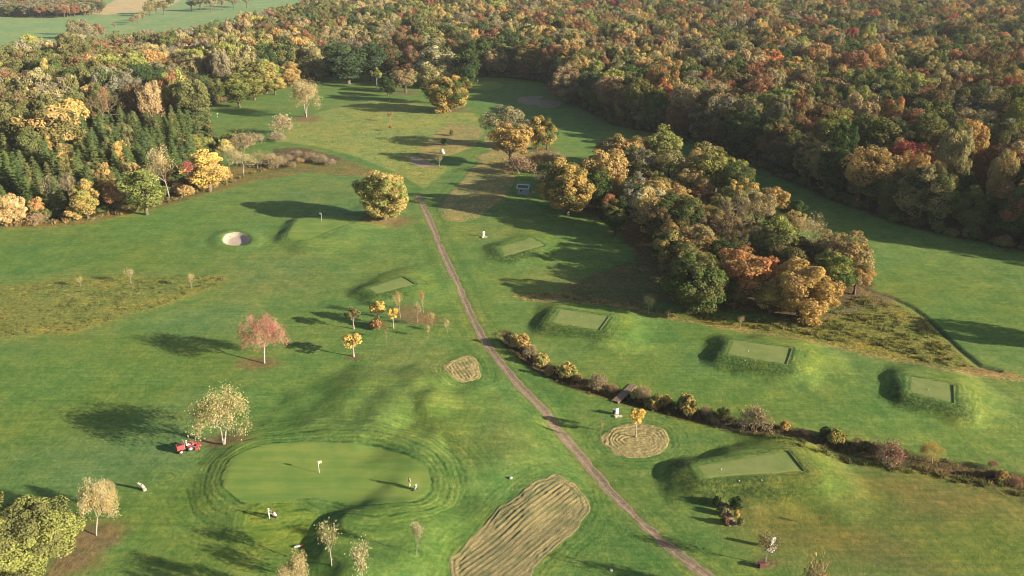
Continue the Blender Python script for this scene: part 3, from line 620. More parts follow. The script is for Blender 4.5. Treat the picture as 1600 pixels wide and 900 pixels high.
def px_of(p):
    r = Vector(p) - Vector((0, 0, CAM_H)); dz = r.y * math.cos(PITCH) - r.z * math.sin(PITCH); dy = r.y * math.sin(PITCH) + r.z * math.cos(PITCH)
    return 800 + F * r.x / dz, 450 - F * dy / dz, dz
# ------------------------------------------------------------------ the woods
T_ = 'tall'; B_ = 'broad'; A_ = 'airy'; N_ = 'thin'; X_ = 'bare'; M_ = 'maple'
def woods(rows, group, name='broadleaf_tree'):
    for r in rows:
        px, py, w, k, c1, c2 = r[:6]; hr = r[6] if len(r) > 6 else {'tall': 1.75, 'spruce': 2.6, 'thin': 1.4, 'bare': 1.4, 'maple': 1.0, 'shrub': .8, 'brush': .8, 'airy': 1.5}.get(k, 1.28)
        if px < 520 and py < 180: w *= .84; py -= 5
        b, H, Wd = by_crown(px, py, w * (1.28 if 'copse' in group else 1.22), hr * (.90 if 'copse' in group else .70 if (px < 520 and py < 180) else .85), 3., 16 if 'copse' in group else 21)
        nm = {'spruce': 'spruce_tree', 'bare': 'bare_tree', 'thin': 'bare_tree', 'shrub': 'shrub', 'brush': 'shrub'}.get(k, name)
        tree(k, b, min(H, 24), Wd, c1, c2, nm, None, 'shrub' if nm == 'shrub' else 'tree', group)
woods([  # the copse in the middle, crown centre and width in photograph pixels
    (888, 288, 72, M_, 'gold', 'olive', 1.05), (948, 268, 54, B_, 'gold', 'amber'), (975, 240, 46, B_, 'amber', 'olive'), (958, 243, 40, B_, 'amber', 'tan'), (1012, 235, 30, A_, 'coral', 'orange', 1.3), (1036, 226, 46, T_, 'olive', 'yellowgreen', 1.5),
    (1002, 262, 50, B_, 'olive', 'mauve'), (1048, 264, 54, A_, 'olive', 'tan'), (1085, 262, 40, A_, 'amber', 'tan'), (1086, 290, 42, B_, 'tan', 'amber'), (1120, 270, 66, B_, 'olive', 'yellowgreen'), (1152, 288, 50, B_, 'green', 'olive'),
    (1100, 250, 44, B_, 'tan', 'olive'), (963, 334, 32, T_, 'dark', 'olive'), (953, 320, 20, T_, 'orange', 'rust'), (1014, 322, 46, T_, 'gold', 'pale', 1.45), (1064, 335, 52, B_, 'green', 'olive'), (1030, 292, 38, B_, 'amber', 'olive'),
    (1052, 300, 30, B_, 'amber', 'gold'), (1120, 314, 22, T_, 'red', 'coral', 1.5), (1094, 308, 32, B_, 'rust', 'brown'), (1134, 342, 66, X_, 'mauve', 'tan', 1.15), (1184, 328, 44, A_, 'pink', 'tan'), (1211, 318, 38, B_, 'gold', 'amber'),
    (1160, 306, 44, B_, 'yellowgreen', 'gold'), (1142, 362, 40, A_, 'pink', 'brown'), (1045, 384, 44, T_, 'dark', 'gold', 1.4), (1082, 436, 84, M_, 'olive', 'green', 1.0), (1088, 380, 44, T_, 'amber', 'tan', 1.4), (1166, 428, 66, B_, 'amber', 'orange', 1.15),
    (1216, 374, 60, B_, 'olive', 'yellowgreen'), (1268, 362, 44, N_, 'pale', 'tan', 1.3), (1288, 388, 46, A_, 'pink', 'tan'), (1328, 398, 52, T_, 'tan', 'amber', 1.5), (1256, 448, 78, M_, 'gold', 'amber', 1.0), (1304, 428, 52, B_, 'green', 'yellowgreen'),
    (1206, 458, 40, B_, 'olive', 'gold'), (1188, 382, 44, B_, 'olive', 'tan'), (1244, 350, 30, A_, 'gold', 'pale'), (1232, 410, 44, B_, 'olive', 'brown'), (1128, 400, 34, T_, 'olive', 'dark'), (1010, 290, 36, B_, 'brown', 'olive'),
    (930, 295, 34, T_, 'dark', 'green'), (990, 300, 34, T_, 'mauve', 'dark'), (1340, 430, 38, B_, 'amber', 'tan'), (1288, 462, 34, B_, 'gold', 'olive'), (1150, 322, 30, B_, 'dark', 'green'), (1196, 410, 34, B_, 'dark', 'olive'), (1110, 355, 34, B_, 'brown', 'mauve'),
    (1030, 350, 30, T_, 'dark', 'brown'), (1066, 362, 30, T_, 'brown', 'dark'), (1262, 398, 40, B_, 'brown', 'olive'), (1240, 330, 30, B_, 'dark', 'green'), (870, 262, 26, A_, 'olive', 'tan'), (1150, 455, 36, B_, 'dark', 'brown')], 'trees of the copse in the middle of the course')
woods([(852, 285, 36, N_, 'mauve', 'dark', 1.2), (845, 248, 32, 'brush', 'orange', 'tan', .8), (812, 256, 40, 'brush', 'orange', 'rust', .7), (868, 246, 28, 'brush', 'mauve', 'pink', .8)], 'bushes by the white-roofed hut')
woods([  # edge and landmark trees of the forest
    (220, 93, 46, B_, 'amber', 'gold'), (270, 128, 42, T_, 'tan', 'olive'), (238, 132, 36, T_, 'green', 'olive'), (182, 138, 46, B_, 'yellowgreen', 'olive'), (200, 168, 44, T_, 'yellowgreen', 'green'), (140, 165, 66, B_, 'olive', 'amber'),
    (55, 152, 58, B_, 'green', 'olive'), (112, 118, 40, N_, 'mauve', 'tan'), (62, 110, 34, B_, 'rust', 'olive'), (98, 106, 44, B_, 'orange', 'rust'), (130, 90, 50, B_, 'dark', 'bluegreen'), (305, 138, 36, T_, 'brown', 'dark'), (370, 142, 42, T_, 'green', 'yellowgreen'),
    (345, 95, 30, B_, 'gold', 'amber'), (366, 82, 30, B_, 'olive', 'tan'), (388, 102, 40, B_, 'olive', 'gold'), (318, 146, 18, T_, 'gold', 'yellow', 1.3), (299, 158, 22, T_, 'yellowgreen', 'gold', 1.2), (252, 176, 40, 'shrub', 'lime', 'yellowgreen', .8), (286, 166, 26, B_, 'olive', 'tan', 1.1),
    (76, 206, 72, B_, 'olive', 'amber'), (20, 182, 54, B_, 'olive', 'brown'), (50, 232, 40, T_, 'olive', 'green'), (412, 120, 52, T_, 'gold', 'yellowgreen', 1.4), (452, 118, 30, T_, 'amber', 'gold'), (482, 96, 44, T_, 'olive', 'tan'), (437, 90, 18, B_, 'red', 'coral'), (394, 132, 40, T_, 'yellowgreen', 'olive'),
    (428, 136, 34, B_, 'yellowgreen', 'gold', 1.2), (497, 112, 26, T_, 'tan', 'olive'), (542, 96, 52, T_, 'dark', 'bluegreen'), (520, 84, 40, T_, 'green', 'dark'), (578, 92, 40, T_, 'bluegreen', 'dark'), (605, 88, 34, T_, 'dark', 'brown'), (576, 70, 36, B_, 'tan', 'pale'), (502, 58, 24, B_, 'red', 'rust', 1.7),
    (481, 56, 24, B_, 'green', 'yellowgreen'), (570, 44, 36, A_, 'pink', 'tan'), (630, 62, 26, T_, 'amber', 'rust'), (655, 54, 28, T_, 'pale', 'tan'), (672, 66, 44, T_, 'olive', 'yellowgreen'), (705, 58, 40, B_, 'green', 'olive'), (725, 62, 24, B_, 'gold', 'pale'), (745, 84, 34, T_, 'dark', 'green'),
    (762, 76, 36, T_, 'brown', 'rust'), (786, 80, 56, B_, 'olive', 'green', 1.5), (826, 56, 44, A_, 'tan', 'pale'), (824, 86, 34, T_, 'green', 'rust'), (852, 84, 34, T_, 'olive', 'green'), (888, 66, 46, B_, 'olive', 'tan'), (640, 92, 26, T_, 'dark', 'rust'),
    (886, 128, 48, M_, 'pink', 'rust', 1.15), (926, 122, 32, T_, 'yellowgreen', 'olive', 1.9), (972, 140, 38, T_, 'olive', 'yellowgreen', 1.6), (1008, 100, 50, B_, 'olive', 'gold'), (948, 98, 34, B_, 'rust', 'brown'), (1036, 130, 44, A_, 'olive', 'tan'), (1072, 152, 44, B_, 'gold', 'olive', 1.4), (1060, 186, 30, T_, 'brown', 'rust'),
    (1128, 136, 60, B_, 'olive', 'brown'), (1180, 104, 26, B_, 'red', 'rust', 1.2), (1110, 172, 44, T_, 'dark', 'brown'), (1150, 166, 46, B_, 'olive', 'amber'), (1160, 205, 44, T_, 'dark', 'green'), (1216, 176, 58, B_, 'green', 'yellowgreen', 1.5), (1248, 160, 50, B_, 'amber', 'pink'), (1232, 116, 60, B_, 'olive', 'amber'),
    (1262, 245, 34, T_, 'brown', 'rust'), (1292, 196, 48, T_, 'olive', 'brown'), (1310, 238, 44, T_, 'brown', 'olive'), (1340, 200, 44, B_, 'olive', 'green'), (1366, 222, 62, T_, 'green', 'olive', 1.6), (1378, 190, 48, B_, 'yellowgreen', 'olive'), (1405, 240, 44, T_, 'dark', 'brown'), (1364, 128, 48, B_, 'red', 'rust', 1.2),
    (1335, 94, 56, B_, 'green', 'bluegreen'), (1384, 92, 48, B_, 'gold', 'olive'), (1502, 106, 50, B_, 'amber', 'orange'), (1432, 142, 46, B_, 'amber', 'gold'), (1438, 164, 50, A_, 'red', 'brown'), (1480, 158, 36, B_, 'green', 'bluegreen'), (1512, 164, 34, B_, 'bluegreen', 'green'), (1560, 150, 52, B_, 'yellowgreen', 'red'),
    (1448, 190, 60, B_, 'olive', 'green'), (1462, 262, 44, T_, 'olive', 'gold', 2.1), (1478, 210, 46, B_, 'yellowgreen', 'tan'), (1540, 262, 40, T_, 'rust', 'brown'), (1578, 292, 48, T_, 'green', 'bluegreen', 1.5), (1520, 200, 54, B_, 'pink', 'tan'), (1570, 220, 60, B_, 'brown', 'mauve'), (1420, 205, 46, T_, 'brown', 'rust'),
    (1540, 190, 46, B_, 'olive', 'mauve'), (1240, 68, 24, A_, 'yellowgreen', 'olive'), (1462, 60, 34, 'spruce', 'dark', 'spruce', 2.2), (1448, 64, 26, 'spruce', 'bluegreen', 'dark', 2.2), (1490, 66, 30, 'spruce', 'spruce', 'dark', 2.2), (1220, 34, 16, B_, 'coral', 'red'), (1352, 165, 60, A_, 'mauve', 'tan'), (1300, 150, 50, B_, 'pink', 'brown'),
    (1190, 145, 50, A_, 'mauve', 'pink'), (1270, 130, 44, B_, 'green', 'olive'), (1405, 116, 44, B_, 'green', 'olive'), (1456, 118, 36, B_, 'green', 'bluegreen'), (1330, 62, 30, B_, 'amber', 'gold'), (800, 34, 40, B_, 'olive', 'green'), (1200, 200, 34, T_, 'dark', 'green'), (1500, 250, 34, T_, 'brown', 'dark'),
    (1240, 215, 36, T_, 'dark', 'brown'), (1335, 262, 30, T_, 'dark', 'brown'), (1430, 262, 30, T_, 'dark', 'green'), (1510, 300, 40, T_, 'dark', 'green'), (1560, 330, 40, T_, 'dark', 'green'), (1600, 330, 40, T_, 'dark', 'brown'), (1595, 180, 44, B_, 'amber', 'olive'),
    # trees in front of the dark edge beyond the first fairway
    (684, 98, 70, M_, 'olive', 'pale', 1.35), (672, 128, 34, T_, 'tan', 'olive', 1.6), (728, 104, 34, T_, 'dark', 'green', 1.9), (690, 75, 40, B_, 'olive', 'tan'),
    # the plantation on the left
    (10, 325, 40, 'maple', 'amber', 'pale', 1.2), (57, 322, 18, T_, 'gold', 'orange', 1.8), (58, 340, 26, 'brush', 'orange', 'tan', .6), (80, 300, 28, N_, 'mauve', 'pink', 2.0), (102, 292, 30, N_, 'pink', 'mauve', 2.0), (130, 306, 32, T_, 'gold', 'yellowgreen', 1.9), (112, 332, 22, 'shrub', 'gold', 'amber', .8),
    (180, 305, 34, A_, 'rust', 'tan', 1.4), (222, 296, 46, T_, 'yellowgreen', 'green', 1.5), (205, 272, 26, B_, 'amber', 'tan', 1.6), (228, 274, 24, B_, 'gold', 'amber', 1.6), (256, 262, 44, N_, 'pale', 'tan', 1.9), (292, 264, 18, A_, 'red', 'coral', 1.6), (302, 280, 16, 'shrub', 'coral', 'red', 1.2), (322, 262, 48, T_, 'gold', 'yellow', 1.35),
    (135, 262, 16, T_, 'gold', 'amber', 1.6), (128, 232, 26, T_, 'gold', 'yellowgreen', 1.5), (285, 232, 26, T_, 'amber', 'tan', 1.4), (252, 222, 14, T_, 'yellow', 'gold', 1.6), (300, 226, 30, B_, 'olive', 'yellowgreen', 1.3), (318, 222, 24, 'shrub', 'yellowgreen', 'olive', .9),
    (288, 296, 22, 'shrub', 'amber', 'tan', .8), (275, 292, 20, 'brush', 'amber', 'gold', .8), (355, 245, 34, N_, 'tan', 'pale', 1.2), (378, 252, 34, N_, 'pale', 'tan', 1.1), (400, 246, 30, N_, 'tan', 'olive', 1.0), (352, 270, 22, 'shrub', 'olive', 'amber', .8), (418, 248, 26, 'brush', 'tan', 'pale', .8), (376, 218, 30, 'brush', 'tan', 'olive', .8),
    (396, 214, 26, 'brush', 'olive', 'dark', .8), (358, 216, 24, 'shrub', 'olive', 'green', .8), (352, 226, 26, 'shrub', 'gold', 'yellowgreen', .8), (438, 192, 28, 'brush', 'pale', 'tan', 1.1), (432, 212, 22, 'brush', 'mauve', 'pink', .7)], 'trees of the surrounding forest')
# spruces of the plantation
occ = [(a['o'].location.x, a['o'].location.y, a['W']) for a in ALLTREES]
SPR = np.array([g0(*p) for p in [(-40, 344), (60, 342), (160, 330), (250, 305), (322, 262), (326, 236), (300, 215), (250, 205), (180, 210), (110, 232), (40, 262), (-40, 270)]])
def free(x, y, w, k=.36):
    return all((x - a) ** 2 + (y - b) ** 2 > (k * (w + c)) ** 2 for a, b, c in occ)
a, b = SPR.min(0), SPR.max(0); n = 0
for yy in np.arange(a[1], b[1], 5.9):
    for xx in np.arange(a[0], b[0], 5.5):
        x = xx + random.uniform(-1.6, 1.6); y = yy + random.uniform(-1.6, 1.6)
        if float(sdf_poly(SPR, np.array([x]), np.array([y]))[0]) > -1.5 or not free(x, y, 3.4, .3): continue
        H = random.uniform(8.5, 15); c = random.choice(['spruce', 'spruce', 'dark', 'green', 'green', 'olive'])
        occ.append((x, y, 4)); nm = 'spruce_tree'; k = 'spruce'; c2 = random.choice(['spruce', 'olive', 'green'])
        if random.random() < .06: k, nm, c, c2 = 'tall', 'broadleaf_tree', random.choice(['gold', 'tan', 'amber']), random.choice(['olive', 'gold'])
        tree(k, (x, y, h1(x, y)), H, random.uniform(4.8, 6.4), c, c2, nm, None, 'tree', 'spruces of the plantation' if k == 'spruce' else 'trees of the surrounding forest')
# the crowns between the listed ones in the copse
a, b = COPSE.min(0), COPSE.max(0)
for yy in np.arange(a[1], b[1], 6.5):
    for xx in np.arange(a[0], b[0], 6.5):
        x = xx + random.uniform(-2, 2); y = yy + random.uniform(-2, 2); w = random.uniform(6.5, 9.5)
        if float(sdf_poly(COPSE, np.array([x]), np.array([y]))[0]) > -3 or not free(x, y, w, .32): continue
        occ.append((x, y, w)); tree(random.choice(['broad', 'tall', 'broad', 'airy']), (x, y, h1(x, y)), w * random.uniform(1.05, 1.35), w, random.choice(['olive', 'gold', 'amber', 'tan', 'brown', 'olive', 'yellowgreen']), random.choice(['olive', 'gold', 'amber', 'tan']), 'broadleaf_tree', None, 'tree', 'trees of the copse in the middle of the course')
# every other tree of the forest
PAL_L = ['olive'] * 7 + ['green'] * 5 + ['yellowgreen'] * 3 + ['dark'] * 3 + ['amber'] + ['tan'] * 4 + ['rust'] * 2 + ['mauve'] * 2 + ['brown'] * 3 + ['gold'] + ['pink']
PAL_R = ['olive'] * 9 + ['green'] * 4 + ['dark'] * 2 + ['amber'] * 5 + ['tan'] * 8 + ['rust'] * 6 + ['mauve'] * 3 + ['brown'] * 5 + ['gold'] + ['pink'] * 3 + ['orange'] + ['bluegreen'] * 2 + ['yellowgreen'] * 3
fill = []
yy = 150.0
Sx = lambda y: 10.6 + max(0, y - 400) * .003
while yy < 1500:
    sp = Sx(yy); xs = np.arange(-1.05 * yy - 30, 1.05 * yy + 60, sp) + random.uniform(0, sp)
    xs = xs + rng.uniform(-.33, .33, len(xs)) * sp; ys = yy + rng.uniform(-.33, .33, len(xs)) * sp
    s = sdf_poly(FOREST, xs, ys)
    for x, y, q in zip(xs, ys, s):
        if q > -2.0: continue
        if (x > -150 or y > 260) and False: continue
        if float(sdf_poly(SPR, np.array([x]), np.array([y]))[0]) < 1: continue
        w = random.uniform(.85, 1.6) * sp
        if abs(x) < .8 * y and y < 700 and not free(x, y, w, .30): continue
        pal = PAL_L if x < -20 - .05 * y else PAL_R
        # neighbours tend to agree in colour
        i = int((vnoise(np.array([x / 34.]), np.array([y / 34.]))[0] * 1.2 + random.random() * .45) * len(pal)) % len(pal)
        c1 = 'red' if random.random() < .008 else pal[i]; c2 = random.choice([c1, c1, 'olive', random.choice(pal)])
        k = random.choices(['tall' if q > -9 else 'broad', 'airy', 'broad', 'thin'], [5, 2, 3, 1 if c1 in ('mauve', 'tan', 'pink') else .15])[0]
        H = random.uniform(16, 24) * (.9 if q > -7 else 1); fill.append((x, y, w, H, k, c1, c2, q))
    yy += sp * .87
# low bushes under the forest rim
rim = []
E_ = FOREST_L
for a, b in zip(E_[:-1], E_[1:]):
    L = np.hypot(*(b - a)); n = int(L / 3.0)
    for i in range(n):
        p = a + (b - a) * (i + random.random()) / max(n, 1); x, y = p[0] + random.uniform(-1.5, 1.5), p[1] + random.uniform(-.5, 3.0)
        if abs(x) < .9 * y: rim.append((x, y, random.uniform(2.5, 5.0), random.uniform(1.8, 4.0), 'shrub', random.choice(['dark', 'green', 'olive', 'brown']), random.choice(['dark', 'olive']), 0))
# the outermost row, leafy down to the ground
pe_ = 0.0
for a, b in zip(E_[:-1], E_[1:]):
    L = np.hypot(*(b - a)); d_ = (b - a) / L; nn = np.array([-d_[1], d_[0]])
    while pe_ < L:
        p = a + d_ * pe_; pe_ += random.uniform(5.5, 8.5)
        u_, v_, _ = px_of((p[0], p[1], 2)); 
        if not (-40 < u_ < 1750) or (u_ < 345 and v_ > 200): continue
        for sgn in (1, -1):
            q_ = p + nn * sgn * random.uniform(2.5, 5)
            if float(sdf_poly(FOREST, q_[:1], q_[1:])[0]) < -1: break
        w = random.uniform(7.5, 11); x, y = q_
        if not free(x, y, w, .22): continue
        pal = ['dark', 'green', 'olive', 'dark', 'brown', 'bluegreen', 'rust', 'tan'] if u_ > 520 else ['olive', 'green', 'yellowgreen', 'gold', 'tan', 'dark']
        fill.append((x, y, w, random.uniform(12, 17) * (1 if u_ > 700 else .8), 'tall', random.choice(pal), random.choice(['olive', 'dark', 'green', 'tan']), -2.5))
    pe_ -= L
scored = []
for i, f in enumerate(fill):
    u, v, dep = px_of((f[0], f[1], h1(f[0], f[1]) + .62 * f[3]))
    if -15 < u < 1615 and -8 < v < 480: scored.append((dep, i))
scored.sort()
nb = sum(1 for t in ALLTREES if t['name'] == 'broadleaf_tree')
own = set(i for _, i in scored[:max(0, 298 - nb)])
for i in own:
    x, y, w, H, k, c1, c2, q = fill[i]
    tree(k, (x, y, h1(x, y)), H, w, c1, c2, 'bare_tree' if k == 'thin' else 'broadleaf_tree', None, 'tree', 'trees of the surrounding forest')
def scatter(name, protos, pts, label=None):
    """one object of kind stuff: copies of the prototype meshes at the given points. pts: x y z rz sx sz index tint tint2"""
    pc = bpy.data.collections.new(name + '_models')
    for k, (tr, cr) in enumerate(protos):
        o = bpy.data.objects.new('%s_model_%03d' % (name, k), cr.copy() if tr is None else None or cr.copy())
        if tr is not None:
            bm = bmesh.new(); bm.from_mesh(cr); base = len(cr.materials)
            nv = len(bm.verts); nf = len(bm.faces); bm.from_mesh(tr)
            bm.faces.ensure_lookup_table()
            for f in bm.faces[nf:]: f.material_index = base
            bm.to_mesh(o.data); bm.free(); o.data.materials.append(tr.materials[0])
        pc.objects.link(o)
    P = np.array([p[:3] for p in pts]); me = bpy.data.meshes.new(name); me.vertices.add(len(P)); me.vertices.foreach_set('co', P.astype(np.float32).ravel())
    for nm, j in (('rz', 3), ('sx', 4), ('sz', 5)):
        a = me.attributes.new(nm, 'FLOAT', 'POINT'); a.data.foreach_set('value', np.array([p[j] for p in pts], np.float32))
    a = me.attributes.new('pick', 'INT', 'POINT'); a.data.foreach_set('value', np.array([p[6] for p in pts], np.int32))
    for nm, j in (('tint', 7), ('tint2', 8)):
        a = me.attributes.new(nm, 'FLOAT_VECTOR', 'POINT'); a.data.foreach_set('vector', np.array([p[j] for p in pts], np.float32).ravel())
    ob = link(name, me)
    ng = bpy.data.node_groups.new(name, 'GeometryNodeTree')
    ng.interface.new_socket('Geometry', in_out='INPUT', socket_type='NodeSocketGeometry'); ng.interface.new_socket('Geometry', in_out='OUTPUT', socket_type='NodeSocketGeometry')
    N = ng.nodes; L = ng.links; gi = N.new('NodeGroupInput'); go = N.new('NodeGroupOutput')
    ci = N.new('GeometryNodeCollectionInfo'); ci.inputs['Collection'].default_value = pc; ci.inputs['Separate Children'].default_value = True; ci.inputs['Reset Children'].default_value = True
    ip = N.new('GeometryNodeInstanceOnPoints'); ip.inputs['Pick Instance'].default_value = True
    def na(nm, ty):
        q = N.new('GeometryNodeInputNamedAttribute'); q.data_type = ty; q.inputs[0].default_value = nm
        return [s for s in q.outputs if s.enabled][0]
    cr_ = N.new('ShaderNodeCombineXYZ'); L.new(na('rz', 'FLOAT'), cr_.inputs[2]); cs = N.new('ShaderNodeCombineXYZ'); sx = na('sx', 'FLOAT'); L.new(sx, cs.inputs[0]); L.new(sx, cs.inputs[1]); L.new(na('sz', 'FLOAT'), cs.inputs[2])
    er = N.new('FunctionNodeEulerToRotation'); L.new(cr_.outputs[0], er.inputs[0])
    L.new(gi.outputs[0], ip.inputs['Points']); L.new(ci.outputs[0], ip.inputs['Instance']); L.new(na('pick', 'INT'), ip.inputs['Instance Index']); L.new(er.outputs[0], ip.inputs['Rotation']); L.new(cs.outputs[0], ip.inputs['Scale'])
    L.new(ip.outputs[0], go.inputs[0])
    md = ob.modifiers.new('scatter', 'NODES'); md.node_group = ng
    return tag(ob, label, kind='stuff')
order = [('tall', i) for i in range(6)] + [('broad', i) for i in range(6)] + [('airy', i) for i in range(4)] + [('thin', i) for i in range(3)] + [('shrub', i) for i in range(4)]
cnt = {'tall': 6, 'broad': 6, 'airy': 4, 'thin': 3, 'shrub': 4}
pts = []
for i, f in enumerate(fill + rim):
    if i in own: continue
    x, y, w, H, k, c1, c2, q = f; v = random.randrange(cnt[k]); _, _, h0, w0 = KIT[k][v]
    pts.append((x, y, h1(x, y), random.uniform(0, 6.28), w / w0, H / h0, order.index((k, v)), tuple(1.2 * q_ for q_ in tintv(c1)), tuple(1.2 * q_ for q_ in tintv(c2))))
scatter('far_forest', [KIT[k][i][:2] for k, i in order], pts, 'the mass of autumn forest behind the trees that can be told apart')
print('trees', len(ALLTREES), 'forest stuff', len(pts))
# ------------------------------------------------------------------ single trees and shrubs of the course
kit('leafed', 8, 7, [branchy(160 + i, 8, .20, 4, .66, .25, M_PALE, 7000, .19, first=.24, stems=1 + (i % 2)) for i in range(4)])
def lone(px, pb, pt, w, k, c1, c2, label, name=None, group=None, var=None, lean=None, rz=None, cat='tree'):
    b, H, Wd = by_base(px, pb, pt, w)
    nm = name or {'wispy': 'sapling', 'sapling': 'sapling', 'brush': 'shrub', 'shrub': 'shrub', 'thin': 'bare_tree', 'bare': 'bare_tree', 'spruce': 'spruce_tree'}.get(k, 'broadleaf_tree')
    return tree(k, b, H, Wd, c1, c2, nm, label, 'shrub' if nm == 'shrub' else cat, group, var, rz, lean)
lone(600, 343, 271, 84, 'maple', 'gold', 'yellowgreen', 'large round golden yellow tree beside the upper end of the dirt path', rz=.5)
lone(478, 183, 126, 50, 'leafed', 'pale', 'tan', 'pale half-bare tree with two white stems on the far left fairway', 'bare_tree', var=1, rz=0)
lone(609, 205, 196, 7, 'sapling', 'rust', 'orange', 'lower of two tiny rust saplings in the long grass', group='rust saplings in the long grass')
lone(611, 190, 175, 10, 'wispy', 'rust', 'amber', 'upper of two tiny rust saplings in the long grass', group='rust saplings in the long grass')
lone(589, 138, 106, 19, 'sapling', 'yellowgreen', 'olive', 'small upright yellow-green tree standing before the dark far forest edge', 'broadleaf_tree')
lone(634, 144, 109, 38, 'broad', 'tan', 'pink', 'round tan tree on a bare brown patch near the far forest edge')
lone(606, 150, 123, 26, 'broad', 'green', 'dark', 'small dark green tree just behind a yellow-green one on the far fairway')
lone(609, 158, 137, 18, 'sapling', 'yellowgreen', 'olive', 'small yellow-green tree directly in front of a dark green one', 'broadleaf_tree')
lone(627, 120, 90, 22, 'tall', 'rust', 'brown', 'narrow rust tree in front of the dark far forest edge')
lone(703, 175, 121, 60, 'maple', 'gold', 'green', 'golden green round tree at the upper end of the long grass', rz=2.0)
lone(790, 232, 166, 74, 'airy', 'mauve', 'tan', 'large grey-mauve tree behind the amber one on the middle fairway', 'bare_tree')
lone(798, 260, 195, 66, 'broad', 'amber', 'gold', 'amber tree with dense crown in front of the grey-mauve tree')
lone(838, 233, 184, 36, 'tall', 'gold', 'olive', 'left crown of the golden green pair right of the amber tree')
lone(855, 234, 186, 34, 'tall', 'gold', 'green', 'right crown of the golden green pair right of the amber tree')
lone(205, 443, 419, 15, 'wispy', 'tan', 'pale', 'middle one of three pale saplings on the left rough', group='pale saplings on the left rough')
lone(127, 448, 432, 11, 'wispy', 'yellowgreen', 'gold', 'yellowish leftmost of three saplings on the left rough', group='pale saplings on the left rough')
lone(299, 449, 429, 16, 'wispy', 'pale', 'tan', 'spreading rightmost of three pale saplings on the left rough', group='pale saplings on the left rough')
lone(413, 568, 499, 78, 'leafed', 'coral', 'pink', 'coral red half-bare tree alone on the left fairway', var=0)
lone(350, 694, 615, 86, 'leafed', 'pale', 'yellowgreen', 'pale straw twin-stemmed tree next to the red mower', 'bare_tree', var=3, rz=0)
SG = 'young trees planted beside the dirt path'
lone(553, 514, 483, 24, 'sapling', 'olive', 'brown', 'olive young tree leftmost of the planted group', group=SG)
lone(593, 506, 471, 26, 'sapling', 'gold', 'yellow', 'tallest golden young tree of the planted group', group=SG)
lone(615, 513, 482, 20, 'sapling', 'yellow', 'yellowgreen', 'yellow young tree just right of the tallest golden one', group=SG)
lone(626, 497, 456, 18, 'wispy', 'tan', 'gold', 'tan thin young tree at the back of the planted group', group=SG)
lone(662, 489, 453, 14, 'wispy', 'orange', 'tan', 'orange-tipped thin young tree nearest the long low tee mound', group=SG)
lone(652, 505, 470, 13, 'wispy', 'pink', 'pale', 'nearly bare young tree between the tan and the orange-tipped one', group=SG)
lone(675, 513, 487, 12, 'wispy', 'gold', 'pale', 'young tree with a small golden tuft on top, second nearest the path', group=SG)
lone(699, 520, 498, 10, 'wispy', 'pale', 'pale', 'bare pale young tree nearest the dirt path', group=SG)
lone(669, 528, 508, 10, 'wispy', 'pale', 'gold', 'bare pale young tree at the front right of the planted group', group=SG)
lone(604, 529, 510, 7, 'wispy', 'brown', 'rust', 'tiny brown sapling in front of the yellow young tree', group=SG)
lone(588, 512, 497, 22, 'shrub', 'rust', 'amber', 'low rusty bush at the foot of the tallest golden young tree')
lone(553, 557, 524, 30, 'sapling', 'gold', 'yellow', 'golden young tree standing apart right of the coral red tree', group=SG)
lone(993, 683, 640, 24, 'sapling', 'yellow', 'yellow', 'slender bright yellow tree at the raked hay circle')
lone(938, 691, 654, 7, 'wispy', 'tan', 'tan', 'thin bare sapling at the left rim of the raked hay circle')
lone(651, 867, 815, 26, 'wispy', 'pale', 'mauve', 'leafless pale tree with a long bent stem right of the big green', 'bare_tree', var=0, lean=(0, -.08))
lone(518, 884, 826, 38, 'wispy', 'pale', 'yellowgreen', 'leaning pale tree below the dark hollow of the big green', 'bare_tree', var=1, lean=(0, -.22))
lone(566, 925, 850, 38, 'wispy', 'pale', 'tan', 'pale bushy tree cut by the lower edge right of the leaning one', 'bare_tree', var=2)
lone(462, 960, 878, 62, 'leafed', 'pale', 'tan', 'pale tree cut by the lower edge left of the leaning one', 'bare_tree', var=2)
lone(150, 837, 766, 62, 'leafed', 'pale', 'gold', 'pale golden tree with a curved stem next to the big bottom-left tree', 'bare_tree', var=0, lean=(0, -.18))
lone(174, 801, 757, 34, 'leafed', 'tan', 'pale', 'small tan tree between the curved golden tree and the leaning stump', 'bare_tree', var=2)
lone(92, 869, 812, 34, 'sapling', 'gold', 'yellowgreen', 'small golden tree with white stem overlapping the big bottom-left tree')
b, H, Wd = by_crown(30, 852, 150, .92); tree('near', b, H, Wd, 'yellowgreen', 'olive', 'broadleaf_tree', 'big olive yellow tree filling the bottom-left corner', 'tree')
b, H, Wd = by_crown(-40, 790, 90, 1.1); tree('broad', b, H, Wd, 'olive', 'green', 'broadleaf_tree', 'olive tree at the left edge behind the big bottom-left tree', 'tree')
lone(1194, 882, 834, 36, 'wispy', 'tan', 'brown', 'thin leafless tree over the dark red box at the bottom right', 'bare_tree', var=1)
lone(1264, 968, 884, 44, 'brush', 'tan', 'amber', 'tan bush cut by the lower edge right of the white board')
lone(1280, 822, 806, 6, 'wispy', 'brown', 'rust', 'hair-thin sapling on the lower right fairway')
lone(1012, 493, 460, 20, 'wispy', 'tan', 'pale', 'small tan sapling in the rough strip below the copse')
lone(1157, 512, 494, 12, 'wispy', 'pale', 'tan', 'tiny pale sapling in the weeds below the right part of the copse')
lone(687, 260, 243, 12, 'wispy', 'pale', 'tan', 'small leafless sapling at the right end of the winding bunker')
lone(706, 212, 203, 8, 'shrub', 'yellowgreen', 'olive', 'tiny yellow-green bush on the pale mown strip')
